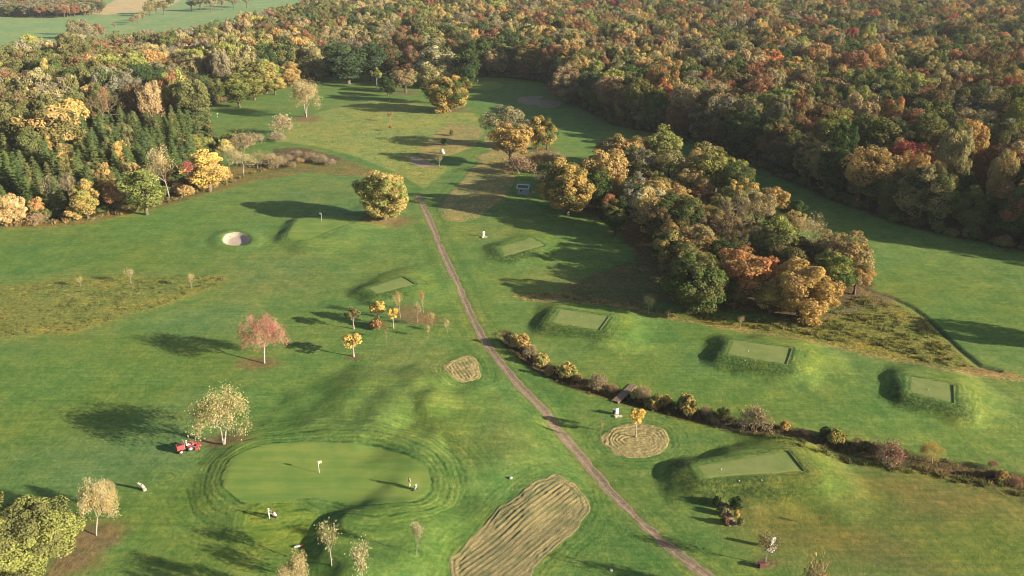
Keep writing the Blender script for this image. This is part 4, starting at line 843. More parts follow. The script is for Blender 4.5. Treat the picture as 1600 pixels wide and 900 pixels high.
lone(693, 227, 217, 9, 'shrub', 'dark', 'green', 'tiny dark green bush above the boulder')
b, H, Wd = by_base(1795, 556, 460, 85); tree('broad', b, H, Wd, 'olive', 'green', 'broadleaf_tree', 'olive tree outside the right edge that casts a shadow in', 'tree')
HG = 'shrubs along the ditch'
for px, py, w, k, c1, c2, lab in [
    (798, 531, 20, 'brush', 'tan', 'pale', 'pale dry bush at the upper end of the ditch hedge'), (813, 533, 30, 'shrub', 'gold', 'amber', 'large golden bush at the upper end of the ditch hedge'), (828, 547, 26, 'brush', 'tan', 'pink', 'tan brushwood right of the large golden bush'),
    (846, 561, 26, 'shrub', 'gold', 'yellowgreen', 'yellow-green bush above the dirt path bend of the hedge'), (858, 579, 17, 'shrub', 'amber', 'gold', 'small amber bush on the path side of the hedge'), (886, 579, 30, 'shrub', 'gold', 'yellowgreen', 'spiky golden bush third from the upper end of the hedge'),
    (903, 589, 14, 'shrub', 'amber', 'tan', 'tiny amber bush right of the spiky golden one'), (934, 596, 32, 'brush', 'pink', 'tan', 'round pinkish bare bush left of the footbridge'), (957, 606, 16, 'brush', 'orange', 'tan', 'small orange brushwood touching the footbridge'),
    (992, 614, 16, 'shrub', 'lime', 'yellowgreen', 'small lime yellow bush right of the footbridge'), (1006, 613, 26, 'brush', 'tan', 'amber', 'tan brushwood behind the lime yellow bush'), (1024, 626, 30, 'shrub', 'olive', 'gold', 'olive bush second right of the footbridge'),
    (1042, 622, 15, 'shrub', 'gold', 'yellow', 'small golden bush between two olive ones in the hedge'), (1074, 629, 36, 'shrub', 'gold', 'olive', 'tall golden green bush right of the footbridge'), (1104, 641, 20, 'brush', 'mauve', 'tan', 'grey leafless brushwood right of the tall golden green bush'),
    (1131, 641, 18, 'shrub', 'yellowgreen', 'olive', 'small yellow-green bush left of the big tan one'), (1117, 657, 14, 'brush', 'pink', 'tan', 'pinkish dry bush on the near bank of the ditch'), (1182, 653, 46, 'brush', 'tan', 'pink', 'big tan bare bush in the middle of the hedge'),
    (1227, 663, 18, 'shrub', 'gold', 'amber', 'small amber bush right of the big tan one'), (1258, 675, 11, 'brush', 'red', 'rust', 'tiny red bush in the dark part of the ditch'), (1290, 673, 18, 'shrub', 'olive', 'dark', 'olive bush left of the yellow-green one in the hedge'),
    (1309, 680, 28, 'shrub', 'yellowgreen', 'gold', 'bright yellow-green bush left of the coral one'), (1341, 689, 15, 'brush', 'tan', 'orange', 'small tan bush between yellow-green bushes'), (1355, 694, 16, 'shrub', 'yellowgreen', 'olive', 'small yellow-green bush just left of the coral bushes'),
    (1371, 700, 26, 'brush', 'brown', 'rust', 'dark brown bush behind the coral one'), (1393, 705, 40, 'brush', 'coral', 'rust', 'coral red bare bush in the right part of the hedge'), (1462, 706, 42, 'leafed', 'gold', 'yellow', 'large round golden bush in the right part of the hedge'),
    (1552, 725, 15, 'brush', 'amber', 'orange', 'small orange bush behind the golden one at the right end'), (1567, 741, 22, 'shrub', 'amber', 'gold', 'golden amber bush near the right end of the hedge'), (1588, 752, 18, 'brush', 'coral', 'orange', 'coral bush last at the right end of the hedge'),
    (815, 512, 1, None, '', '', '')]:
    if k is None: continue
    b, H, Wd = by_crown(px, py, w * 1.02, .92 if k != 'leafed' else .85, .5); tree(k, b, H, Wd, c1, c2, 'shrub', lab, 'shrub', HG)
for px, py, w, c1, c2, lab in [(446, 246, 22, 'mauve', 'brown', 'grey-mauve brushwood at the left end of the heather patch'), (462, 240, 20, 'brown', 'mauve', 'brown brushwood at the back of the heather patch'), (468, 250, 14, 'gold', 'amber', 'small golden bush inside the heather patch'),
    (482, 243, 22, 'mauve', 'rust', 'grey and rust brushwood in the middle of the heather patch'), (500, 247, 20, 'pink', 'mauve', 'pinkish brushwood right of the middle of the heather patch'), (516, 252, 16, 'pale', 'mauve', 'pale brushwood at the right end of the heather patch'),
    (432, 252, 26, 'tan', 'amber', 'tan round bush left of the heather patch'), (455, 256, 14, 'olive', 'tan', 'olive low bush at the front of the heather patch')]:
    b, H, Wd = by_crown(px, py, w * 1.1, .6, .5); tree('brush', b, H, Wd, c1, c2, 'shrub', lab, 'shrub', 'brushwood of the heather patch')
# hedgerows and copses in the far valley
for i, (px, py, w, c1, c2) in enumerate([(108, 62, 20, 'tan', 'olive'), (118, 52, 22, 'tan', 'mauve'), (126, 66, 20, 'tan', 'pale'), (132, 44, 20, 'tan', 'mauve'), (142, 56, 20, 'mauve', 'tan'), (150, 46, 16, 'tan', 'rust'), (158, 50, 12, 'rust', 'tan'), (112, 40, 16, 'tan', 'olive'), (96, 64, 16, 'olive', 'tan'),
        (232, 12, 14, 'tan', 'olive'), (242, 8, 16, 'pale', 'tan'), (254, 10, 14, 'olive', 'tan'), (266, 2, 10, 'dark', 'olive'), (298, 6, 12, 'dark', 'green'), (312, 5, 14, 'dark', 'tan'), (328, 3, 16, 'tan', 'mauve'), (346, 1, 16, 'mauve', 'tan'), (364, 0, 16, 'tan', 'dark'), (384, -3, 16, 'tan', 'rust'),
        (178, 39, 5, 'rust', 'tan'), (206, 31, 8, 'rust', 'tan'), (214, 28, 9, 'pink', 'tan'), (222, 24, 9, 'tan', 'rust'), (45, 66, 20, 'yellowgreen', 'lime'), (28, 78, 18, 'yellowgreen', 'tan'), (62, 72, 18, 'pale', 'tan'), (16, 88, 24, 'lime', 'yellowgreen'), (78, 80, 24, 'tan', 'pale')]):
    b, H, Wd = by_crown(px, py, w * 1.25, 1.25); tree('airy' if i % 3 else 'broad', b, H, Wd, c1, c2, 'broadleaf_tree', None, 'tree', 'trees in the hedgerows of the far valley')
pts = []
WOODF = np.array([g0(*p, -7) for p in [(-500, 28), (0, 27), (100, 29), (150, 26), (166, 20), (150, 2), (120, -20), (60, -60), (-500, -60)]])
for yy in np.arange(600, 2200, 10):
    for xx in np.arange(-2600, -250, 10.):
        if abs(xx) > .85 * yy: continue
        x, y = xx + random.uniform(-4, 4), yy + random.uniform(-4, 4)
        if float(sdf_poly(WOODF, np.array([x]), np.array([y]))[0]) > -3: continue
        k = random.choice(['broad', 'airy', 'tall']); v = random.randrange(cnt[k]); _, _, h0, w0 = KIT[k][v]
        c1 = random.choice(['olive', 'rust', 'mauve', 'dark', 'brown', 'bluegreen', 'pink']); pts.append((x, y, h1(x, y), random.uniform(0, 6), 13 / w0, 13 / h0, order.index((k, v)), tintv(c1), tintv(random.choice(['olive', 'mauve', c1]))))
scatter('valley_wood', [KIT[k][i][:2] for k, i in order], pts, 'dark autumn wood beyond the pale far field')
# long grass and brambles
def tuft(seed, n=26, h=.55, R=.45):
    rs = np.random.default_rng(seed); a = rs.random(n) * 6.28; r = R * np.sqrt(rs.random(n)); P = np.stack([np.cos(a) * r, np.sin(a) * r, np.zeros(n)], 1); hh = h * (.5 + rs.random(n))
    d = np.stack([np.cos(a), np.sin(a), np.zeros(n)], 1) * (rs.random((n, 1)) * .5); w = np.stack([-np.sin(a + 1), np.cos(a + 1), np.zeros(n)], 1) * .07
    tip = P + d * hh[:, None] + np.stack([0 * hh, 0 * hh, hh], 1); V = np.stack([P - w - [0, 0, .1], P + w - [0, 0, .1], tip + w * .4, tip - w * .4], 1).reshape(-1, 3)
    me = mesh_np('tuft', V, np.arange(4 * n).reshape(-1, 4), M_LEAF); fattr(me, 'lobe', np.full(4 * n, .5)); fattr(me, 'leaf', np.repeat(rs.random(n), 4)); return me
TU = [(None, tuft(i)) for i in range(4)] + [(None, tuft(9, 40, 1.0, .8)), (None, tuft(10, 44, .9, .9))]
pts = []
def sow(P, dens, cols, big=.1, s=(.7, 1.3)):
    a, b = P.min(0), P.max(0); n = int((b[0] - a[0]) * (b[1] - a[1]) * dens)
    x = rng.uniform(a[0], b[0], n); y = rng.uniform(a[1], b[1], n); k = (sdf_poly(P, x, y) < -.3) & (fbm(x, y, 3, 2) > -.25); x = x[k]; y = y[k]; z = hgt(x, y)
    for X, Y, Z in zip(x, y, z):
        q = random.uniform(*s); pts.append((X, Y, Z, random.uniform(0, 6.28), q, q * random.uniform(.7, 1.2), random.choice([4, 5]) if random.random() < big else random.randrange(4), tintv(random.choice(cols), .25), tintv(random.choice(cols), .25)))
sow(groundpoly([(1010, 482), (1130, 492), (1230, 496), (1300, 486), (1350, 454), (1392, 470), (1446, 500), (1526, 576), (1480, 572), (1300, 534), (1150, 509), (1020, 490)]), .9, ['olive', 'olive', 'yellowgreen', 'green', 'tan', 'brown'], .08, (.4, .8))
sow(groundpoly([(1120, 664), (1200, 680), (1400, 722), (1480, 738), (1640, 770), (1700, 792), (1640, 792), (1560, 770), (1450, 746), (1380, 735), (1250, 702)]), .8, ['olive', 'green', 'brown', 'olive'], .03, (.5, .9))
for dd in (-1.9, 1.9):
    Q = HEDGE; T = np.gradient(Q, axis=0); T /= np.hypot(T[:, 0], T[:, 1])[:, None]; N = np.stack([-T[:, 1], T[:, 0]], 1)
    A = Q + N * (dd - .7); B = Q + N * (dd + .7); sow(np.concatenate([A, B[::-1]]), .5, ['brown', 'olive', 'tan', 'tan', 'olive', 'amber'], .0, (.4, .8))
sow(groundpoly([(806, 461), (840, 457), (1000, 478), (1012, 488), (900, 473), (815, 468)]), .8, ['tan', 'amber', 'olive'], .05, (.5, .9))
sow(groundpoly([(0, 349), (145, 340), (260, 311), (330, 288), (400, 268), (440, 250), (430, 262), (330, 298), (265, 318), (150, 345), (70, 353), (0, 356)]), .45, ['tan', 'olive', 'amber', 'brown'], .2)
sow(groundpoly([(-20, 458), (60, 442), (200, 433), (350, 431), (348, 446), (250, 478), (110, 520), (0, 528), (-40, 530)]), .45, ['olive', 'olive', 'green', 'brown'], .0, (.3, .55))
sow(groundpoly([(430, 222), (480, 185), (570, 160), (690, 174), (750, 190), (690, 205), (640, 258), (700, 262), (662, 293), (592, 262), (480, 228)]), .14, ['olive', 'yellowgreen', 'tan'], .0, (.3, .5))
sow(FARBUNK[0], .0001, ['olive'])
scatter('long_grass', TU, pts, 'uncut grass, weeds and brambles in the rough and along the ditch')
print('tufts', len(pts))

# ------------------------------------------------------------------ built things
M_WHITE = plain('white_paint', (.52, .52, .49), .6); M_BLACK = plain('black_rubber', (.02, .02, .02), .7); M_GREY = plain('grey_metal', (.35, .36, .37), .4, .5); M_RED = plain('red_paint', (.40, .05, .045), .4)
M_DRED = plain('dark_red_wood', (.07, .022, .018), .7); M_WOOD = patch_material('weathered_wood', (.27, .19, .13), (.17, .12, .085), None, 4, 18); M_EDGING = plain('dark_edging', (.035, .045, .025), .8); M_SLATE = plain('slate_roof', (.06, .07, .085), .5); M_BLUEW = plain('blue_grey_boards', (.20, .26, .28), .6)
M_STONE = plain('pale_stone', (.40, .34, .27), .85, var=.25); M_GLASS = plain('dark_glass', (.03, .04, .05), .08); M_BLUE = plain('light_blue_print', (.22, .42, .55), .5); M_YEL = plain('yellow_cloth', (.75, .68, .30), .8)
M_SKIN = plain('skin', (.52, .31, .22), .6); M_DARKC = plain('dark_cloth', (.025, .025, .03), .9); M_PALEC = plain('pale_cloth', (.62, .58, .50), .9); M_WHC = plain('white_cloth', (.5, .5, .48), .9); M_GREYC = plain('grey_cloth', (.30, .32, .34), .9); M_BEIGE = plain('beige_cloth', (.5, .40, .30), .9)
def part(name, shapes, m, parent=None, loc=None, sm=False):
    bm = bmesh.new()
    for s in shapes:
        if s[0] == 'box':
            _, c, d, *r = s; R = Matrix.Rotation(r[0] if r else 0, 4, 'Z') @ (Matrix.Rotation(r[1], 4, 'X') if len(r) > 1 else Matrix.Identity(4)) @ (Matrix.Rotation(r[2], 4, 'Y') if len(r) > 2 else Matrix.Identity(4))
            q = bmesh.ops.create_cube(bm, size=1, matrix=Matrix.Translation(c) @ R @ Matrix.Diagonal((*d, 1)))
            es = list({e for v in q['verts'] for e in v.link_edges}); bmesh.ops.bevel(bm, geom=es, offset=min(d) * .12, segments=1, affect='EDGES')
        elif s[0] == 'cyl':
            _, a, b, r0, r1, *n = s; a = Vector(a); b = Vector(b); d = b - a; k = n[0] if n else 12
            bmesh.ops.create_cone(bm, cap_ends=True, segments=k, radius1=r0, radius2=r1, depth=d.length, matrix=Matrix.Translation((a + b) / 2) @ d.to_track_quat('Z', 'Y').to_matrix().to_4x4())
        elif s[0] == 'ball':
            _, c, r, *q = s; bmesh.ops.create_icosphere(bm, subdivisions=2, radius=1, matrix=Matrix.Translation(c) @ Matrix.Diagonal((*(r if isinstance(r, tuple) else (r,) * 3), 1)))
        elif s[0] == 'prism':    # polygon in the x-z plane, extruded along y
            _, pts_, y0, y1 = s; va = [bm.verts.new((p[0], y0, p[1])) for p in pts_]; vb = [bm.verts.new((p[0], y1, p[1])) for p in pts_]
            bm.faces.new(va); bm.faces.new(vb[::-1])
            for i in range(len(va)): j = (i + 1) % len(va); bm.faces.new((va[j], va[i], vb[i], vb[j]))
    bmesh.ops.recalc_face_normals(bm, faces=bm.faces)
    me = bpy.data.meshes.new(name); bm.to_mesh(me); bm.free(); me.materials.append(m)
    for p in me.polygons: p.use_smooth = sm
    return link(name, me, parent, loc)
def thing(name, px, py, rz, label, cat, group=None, z=0):
    g, _ = ground(px, py); e = empty(name, g + Vector((0, 0, z)), rz); return tag(e, label, cat, group)
# hut
h = thing('hut', 818, 303, rad(-16), 'small blue-grey hut with white-edged slate roof in the shade of the copse', 'hut')
part('wall', [('box', (0, -1.1, 1.0), (3.4, .08, 2.2))], M_BLUEW, h); part('wall', [('box', (0, 1.1, 1.0), (3.4, .08, 2.2))], M_BLUEW, h)
for sx in (-1, 1): part('wall', [('prism', [(-1.14, -.1), (1.14, -.1), (1.14, 2.1), (0, 2.95), (-1.14, 2.1)], -.04, .04)], M_BLUEW, h).matrix_local = Matrix.Translation((sx * 1.66, 0, 0)) @ Matrix.Rotation(rad(90), 4, 'Z')
for sy in (-1, 1):
    r = part('roof_panel', [('box', (0, 0, 0), (3.5, 1.45, .07))], M_SLATE, h); r.location = (0, sy * .74, 2.58); r.rotation_euler = (-sy * rad(37), 0, 0)
    for nm, c, d in (('fascia', (0, -sy * 0, 0), None),):
        for cx, cy, dx, dy in ((0, -.74, 4.0, .2), (0, .74, 4.0, .2), (-1.88, 0, .24, 1.28), (1.88, 0, .24, 1.28)): part('roof_trim', [('box', (cx, cy, .03), (dx, dy, .1))], M_WHITE, r)
dr = part('door', [('box', (1.72, -.2, .95), (.05, .8, 1.9))], M_GREY, h); part('handle', [('cyl', (1.76, -.5, 1), (1.80, -.5, 1), .04, .04)], M_BLACK, dr)
wd = part('window', [('box', (-.5, -1.16, 1.35), (1.0, .06, .7))], M_WHITE, h); part('pane', [('box', (-.5, -1.2, 1.35), (.84, .04, .54))], M_GLASS, wd)
h = thing('stone_block', 833, 302, .4, 'pale low block standing right of the hut', 'block'); part('block', [('box', (0, 0, .25), (.7, .45, .55))], M_STONE, h)
# footbridge
A, _ = ground(961, 629); B, _ = ground(990, 602); e = empty('footbridge', (A + B) / 2, math.atan2((B - A).y, (B - A).x)); L = (B - A).length; e.location.z = max(A.z, B.z) + .12
tag(e, 'brown plank footbridge crossing the hedge ditch', 'bridge'); me = None
npk = int(L / .34)
for i in range(npk):
    x = -L / 2 + (i + .5) * L / npk
    if me is None: pl = part('plank', [('box', (0, 0, 0), (.27, 1.3, .07))], M_WOOD, e, (x, 0, 0)); me = pl.data
    else: pl = link('plank', me, e, (x, random.uniform(-.05, .05), random.uniform(-.01, .01)))
    pl.rotation_euler.z = random.uniform(-.03, .03)
for s in (-.6, .6): part('beam', [('box', (0, s, -.13), (L + .3, .14, .18))], M_WOOD, e)
# tee steps
A, _ = ground(1128, 786); B, _ = ground(1146, 823); e = empty('garden_steps', B, math.atan2((A - B).y, (A - B).x)); tag(e, 'wooden steps between bushes climbing the large lower tee mound', 'steps'); L = math.hypot(A.x - B.x, A.y - B.y); N_s = 10
for i in range(N_s):
    f = (i + .5) / N_s; x, y = B.x + (A.x - B.x) * f, B.y + (A.y - B.y) * f; z = h1(x, y) - B.z
    part('step', [('box', (f * L, 0, z + .09), (L / N_s * .5, 1.3, .22))], M_WOOD, e)
for px, py, w, c1, c2, lab in [(1150, 785, 18, 'dark', 'green', 'round dark green bush right of the top of the steps'), (1131, 797, 12, 'olive', 'tan', 'tan olive bush left of the middle of the steps'), (1134, 812, 12, 'brown', 'rust', 'rusty bush left of the lower steps'), (1152, 801, 11, 'gold', 'yellow', 'small yellow bush right of the middle of the steps'), (1158, 814, 12, 'tan', 'olive', 'tan bush right of the lower steps'), (1120, 782, 13, 'dark', 'dark', 'dark bush left of the top of the steps')]:
    b, H, Wd = by_crown(px, py, w, 1.35, .5); tree('shrub', b, H, Wd, c1, c2, 'shrub', lab, 'shrub', 'bushes beside the steps')
# flags
for px, py, s, rz, lab, m in [(499, 739, 1, .3, 'tall flagstick with pale yellow flag on the big green', M_YEL), (503, 346, 1.2, 2.9, 'flagstick on the upper left green in the shade of the golden tree', M_WHITE), (340, 184, 1.0, .2, 'white flagstick on the far left fairway', M_WHITE), (746, 131, 1.0, 0, 'white flagstick on the distant green', M_WHITE)]:
    h = thing('flagstick', px, py, rz, lab, 'flag', 'flags on the greens'); part('pole', [('cyl', (0, 0, -.1), (0, 0, 2.2 * s), .035, .03, 8)], M_WHITE, h)
    f = part('flag', [('prism', [(0, 1.75 * s), (.16, 1.72 * s), (.34, 1.78 * s), (.5, 1.72 * s), (.5, 2.12 * s), (.34, 2.18 * s), (.16, 2.12 * s), (0, 2.18 * s)], -.012, .012)], m, h)
# tee boards
for px, py, sc, lab, full in [(964, 649, 1.0, 'white tee board with light blue panel below the footbridge', True), (756, 370, 1.1, 'pale tee board with stone foot left of the shaded tee', False)]:
    h = thing('tee_board', px, py, rad(20), lab, 'sign', 'tee boards'); h.scale = (sc * .85,) * 3
    p = part('board', [('box', (0, 0, 1.0), (.62, .07, 1.25))], M_WHITE, h); part('printed_panel', [('box', (-.04, -.045, 1.1), (.4, .02, .62))], M_BLUE if full else M_STONE, p)
    for s in (-.27, .27): part('post', [('cyl', (s, .07, -.2), (s, .07, 1.7), .05, .05, 8)], M_WHITE, h)
    part('foot_stone', [('box', (-.35, -.35, .12), (.9, .6, .3), .3)], M_STONE, h); part('foot_stone', [('box', (.4, -.6, .1), (.8, .55, .26), -.4)], M_STONE, h)
    if full: h2 = thing('litter_bin', 959, 646, 0, 'small black bin left of the tee board below the footbridge', 'bin'); part('bin_body', [('cyl', (0, 0, -.05), (0, 0, .8), .2, .25, 14)], M_BLACK, h2); part('rim', [('cyl', (0, 0, .78), (0, 0, .84), .28, .28, 14)], M_GREY, h2)
h = thing('notice_board', 1206, 856, rad(25), 'white notice board with rounded top on the bottom right fairway', 'sign')
p = part('board', [('prism', [(-.4, .55), (.4, .55), (.4, 1.6), (.28, 1.78), (-.28, 1.78), (-.4, 1.6)], -.05, .05)], M_WHITE, h)
for s in (-.3, .3): part('post', [('cyl', (s, 0, -.2), (s, 0, .6), .05, .05, 8)], M_GREY, h)
part('foot_slab', [('box', (-.2, -.2, .0), (1.5, .8, .12), .4)], M_STONE, h)
h = thing('wooden_box', 1190, 886, rad(15), 'dark red box under the leafless tree at the bottom right', 'box'); part('case', [('box', (0, 0, .35), (.9, .45, .7))], M_DRED, h); part('lid', [('box', (0, 0, .73), (1.0, .55, .08))], M_DRED, h)
# stumps, stones
h = thing('tree_stump', 226, 766, 0, 'tall bleached stump leaning left between the tan tree and the mower', 'stump'); V, Fc = tubes([((0, 0, -.2), (-.05, 0, .45), .34, .26), ((-.05, 0, .45), (-.35, 0, .95), .26, .24), ((-.35, 0, .95), (-.85, .05, 1.25), .24, .17), ((-.85, .05, 1.25), (-1.1, .1, 1.28), .17, .10)], 9); link('trunk', mesh_np('trunk', V, Fc, M_PALE, sm=True), h)
h = thing('tree_stump', 163, 797, 0, 'short grey stump at the foot of the small tan tree', 'stump'); V, Fc = tubes([((0, 0, -.2), (.05, 0, .5), .36, .28), ((.05, 0, .5), (.1, 0, .8), .28, .2)], 9); link('trunk', mesh_np('trunk', V, Fc, M_PALE, sm=True), h)
h = thing('boulder', 691, 240, 0, 'tall pale boulder on the mown strip behind the winding bunker', 'boulder'); V = part('rock', [('ball', (0, 0, .8), (.75, .65, 1.15)), ('ball', (.35, -.1, .3), (.7, .6, .7))], M_STONE, h, sm=True)
h = thing('stone_marker', 798, 748, .5, 'small blue-grey stone on the grass above the big hay patch', 'stone'); part('rock', [('ball', (0, 0, .14), (.32, .2, .24))], M_GREY, h, sm=True)
h = thing('distance_marker', 955, 891, 0, 'small white round marker on the grass right of the big hay patch', 'marker'); part('disc', [('cyl', (0, 0, -.02), (0, 0, .1), .22, .2, 14)], M_WHITE, h)
h = thing('golf_bag', 465, 855, .3, 'small grey bag lying on the lower lobe of the big green', 'bag'); part('bag_body', [('cyl', (-.4, 0, .15), (.35, 0, .16), .14, .16, 10)], M_GREYC, h); part('clubs', [('cyl', (.35, 0, .16), (.8, .1, .14), .05, .03, 6), ('cyl', (.35, 0, .2), (.75, -.1, .2), .03, .03, 6)], M_RED, h)
for i, (px, py, lab) in enumerate([(908, 495, 'upper white tee marker on the tee nearest the copse'), (896, 509, 'lower white tee marker on the tee nearest the copse'), (1169, 549, 'upper white tee marker on the middle right tee'), (1164, 564, 'lower white tee marker on the middle right tee'),
        (1450, 609, 'upper white tee marker on the rightmost tee'), (1127, 734, 'upper left white tee marker on the big lower tee'), (1155, 752, 'middle white tee marker on the big lower tee'), (1190, 751, 'right white tee marker on the big lower tee')]):
    h = thing('tee_marker', px, py, 0, lab, 'tee marker', 'white tee markers'); part('ball', [('ball', (0, 0, .10), .09)], M_WHITE, h, sm=True); part('spike', [('cyl', (0, 0, -.1), (0, 0, .05), .02, .02, 6)], M_GREY, h)
# rim of the tee rectangles: low dark strips along the right ends
for T, lab in ((TEES[0], 'low dark strip edging the right end of the tee nearest the copse'), (TEES[1], 'low dark strip edging the right end of the middle right tee'), (TEES[2], 'low dark strip edging the right end of the rightmost tee'), (TEES[3], 'low dark strip edging the right end of the big lower tee'), (TEES[4], 'low dark strip edging the right end of the long low tee')):
    a, b = T[2], T[3]; c = (a + b) / 2; L = np.hypot(*(b - a)); e = empty('edging_strip', (c[0], c[1], h1(*c)), math.atan2(b[1] - a[1], b[0] - a[0])); tag(e, lab, 'edging'); part('board', [('box', (0, 0, .02), (L, .10, .30))], M_EDGING, e)
# fence along the forest rim
e = empty('fence', ground(315, 168)[0], 0); tag(e, 'wooden post and rail fence along the left forest rim', 'fence'); pp = [ground(px, py)[0] for px, py in [(284, 180), (293, 176), (302, 172), (312, 169), (322, 165), (332, 162), (343, 160), (354, 158), (366, 156)]]
for i, p in enumerate(pp):
    q = p - e.location; part('post', [('cyl', (q.x, q.y, q.z - .3), (q.x, q.y, q.z + 1.3), .11, .11, 6)], M_WOOD, e)
    if i:
        r = pp[i - 1] - e.location
        for zz in (.6, 1.1): part('rail', [('cyl', (r.x, r.y, r.z + zz), (q.x, q.y, q.z + zz), .06, .06, 5)], M_WOOD, e)

# ------------------------------------------------------------------ people
def body(parent, J, bones, mats, name='body'):
    """one continuous skinned figure; J joint -> (x,y,z,radius); bones (a,b,material)"""
    me = bpy.data.meshes.new(name); bm = bmesh.new(); lay = bm.verts.layers.skin.verify(); vs = {}
    for k, (x, y, z, r) in J.items():
        v = bm.verts.new((x, y, z)); rr = r if isinstance(r, tuple) else (r, r); v[lay].radius = rr; v[lay].use_root = (k == 'pelvis'); vs[k] = v
    for a, b, _ in bones: bm.edges.new((vs[a], vs[b]))
    bm.to_mesh(me); bm.free(); o = bpy.data.objects.new(name, me); COL.objects.link(o)
    s = o.modifiers.new('skin', 'SKIN'); s.use_smooth_shade = True; s.branch_smoothing = .6
    u = o.modifiers.new('sub', 'SUBSURF'); u.levels = u.render_levels = 1
    dg = bpy.context.evaluated_depsgraph_get(); ev = o.evaluated_get(dg); m2 = bpy.data.meshes.new_from_object(ev); o.modifiers.clear(); o.data = m2; o.name = name
    m2.materials.clear(); [m2.materials.append(m) for m in mats]
    A = np.array([J[a][:3] for a, b, _ in bones]); B = np.array([J[b][:3] for a, b, _ in bones]); D = B - A; LL = (D ** 2).sum(1) + 1e-9
    for p in m2.polygons:
        c = np.array(p.center); t = np.clip(((c - A) * D).sum(1) / LL, 0, 1); d = ((A + D * t[:, None] - c) ** 2).sum(1); p.material_index = bones[int(d.argmin())][2]; p.use_smooth = True
    o.parent = parent; return o
def figure(e, sit=False, top=M_PALEC, legs=M_PALEC, hat=M_WHC, arms='down', hair=M_DARKC):
    H = {}
    if not sit:
        H = dict(pelvis=(0, 0, .95, (.15, .12)), waist=(0, 0, 1.12, (.14, .10)), chest=(0, 0, 1.32, (.18, .12)), neck=(0, 0, 1.48, .06), headb=(0, .01, 1.55, (.075, .085)), head=(0, .02, 1.64, (.08, .10)), crown=(0, .01, 1.72, .07))
        for s, n in ((-1, 'l'), (1, 'r')):
            H.update({n + 'hip': (s * .09, 0, .88, .09), n + 'knee': (s * .11, .02 + .05 * (s > 0), .5, .06), n + 'ank': (s * .12, -.02 + .08 * (s > 0), .09, .042), n + 'toe': (s * .14, .16 + .08 * (s > 0), .04, .04)})
    else:
        H = dict(pelvis=(0, 0, .12, (.17, .14)), waist=(0, .0, .28, (.15, .11)), chest=(0, .04, .5, (.19, .13)), neck=(0, .06, .66, .06), headb=(0, .08, .73, (.075, .085)), head=(0, .10, .82, (.08, .10)), crown=(0, .09, .9, .07))
        for s, n in ((-1, 'l'), (1, 'r')):
            H.update({n + 'hip': (s * .11, .06, .10, .09), n + 'knee': (s * .15, .48, .12, .065), n + 'ank': (s * .15, .55, -.30, .045), n + 'toe': (s * .15, .72, -.34, .04)})
    cz = H['chest'][2]; cy = H['chest'][1]
    for s, n in ((-1, 'l'), (1, 'r')):
        sh = (s * .20, cy, cz + .08, .06)
        if arms == 'down' and not sit: el = (s * .27, -.02, cz - .20, .045); wr = (s * .28, .08, cz - .44, .03); dr_ = (0, .25, -.95)
        else: el = (s * .28, cy + .10, cz - .16, .045); wr = (s * .20, cy + .33, cz - .22, .03); dr_ = (0, .9, -.35)
        H.update({n + 'sh': sh, n + 'el': el, n + 'wr': wr}); d = Vector(dr_).normalized(); w = Vector(wr[:3]); pm = w + d * .06; H[n + 'palm'] = (*pm, .032)
        for q, (o_, ln) in enumerate([(-.027, .065), (-.009, .075), (.009, .07), (.027, .055)]):
            k1 = pm + d * .035 + Vector((o_ * .6, 0, 0)) + Vector((0, 0, 0)); k2 = k1 + d * ln * .5 + Vector((o_ * .3, 0, -.012)); k3 = k2 + (d * .5 + Vector((0, .2, -.8))).normalized() * ln * .5
            H[f'{n}f{q}a'] = (*k1, .009); H[f'{n}f{q}b'] = (*k2, .0085); H[f'{n}f{q}c'] = (*k3, .008)
        tb = w + d * .035 + Vector((-s * .03, .01, 0)); H[n + 'ta'] = (*tb, .011); H[n + 'tb'] = (*(tb + d * .04 + Vector((-s * .015, .01, 0))), .009)
    Bn = [('pelvis', 'waist', 1), ('waist', 'chest', 0), ('chest', 'neck', 0), ('neck', 'headb', 2), ('headb', 'head', 2), ('head', 'crown', 2)]
    for n in 'lr':
        Bn += [('pelvis', n + 'hip', 1), (n + 'hip', n + 'knee', 1), (n + 'knee', n + 'ank', 1), (n + 'ank', n + 'toe', 3), ('chest', n + 'sh', 0), (n + 'sh', n + 'el', 0), (n + 'el', n + 'wr', 0), (n + 'wr', n + 'palm', 2), (n + 'palm', n + 'ta', 2), (n + 'ta', n + 'tb', 2)]
        for q in range(4): Bn += [(n + 'palm', f'{n}f{q}a', 2), (f'{n}f{q}a', f'{n}f{q}b', 2), (f'{n}f{q}b', f'{n}f{q}c', 2)]
    b = body(e, H, Bn, [top, legs, M_SKIN, M_BLACK]); hx, hy, hz, _ = H['head']
    part('nose', [('cyl', (hx, hy + .09, hz), (hx, hy + .125, hz - .02), .016, .012, 6)], M_SKIN, e); part('ears', [('ball', (hx - .085, hy, hz), (.012, .025, .035)), ('ball', (hx + .085, hy, hz), (.012, .025, .035))], M_SKIN, e)
    part('eyes', [('ball', (hx - .032, hy + .092, hz + .02), .011), ('ball', (hx + .032, hy + .092, hz + .02), .011)], M_BLACK, e); part('mouth', [('box', (hx, hy + .09, hz - .055), (.045, .01, .008))], M_DRED, e)
    part('hair', [('ball', (hx, hy - .025, hz + .03), (.092, .10, .095))], hair, e, sm=True)
    if hat: part('cap', [('ball', (hx, hy - .01, hz + .07), (.097, .115, .07)), ('box', (hx, hy + .13, hz + .06), (.15, .12, .015))], hat, e, sm=True)
    return H
h = thing('person', 640, 762, rad(-70), 'golfer in dark jacket and pale trousers on the right of the big green', 'person'); figure(h, top=M_DARKC, legs=M_BEIGE, hat=None); h.scale = (1.05,) * 3
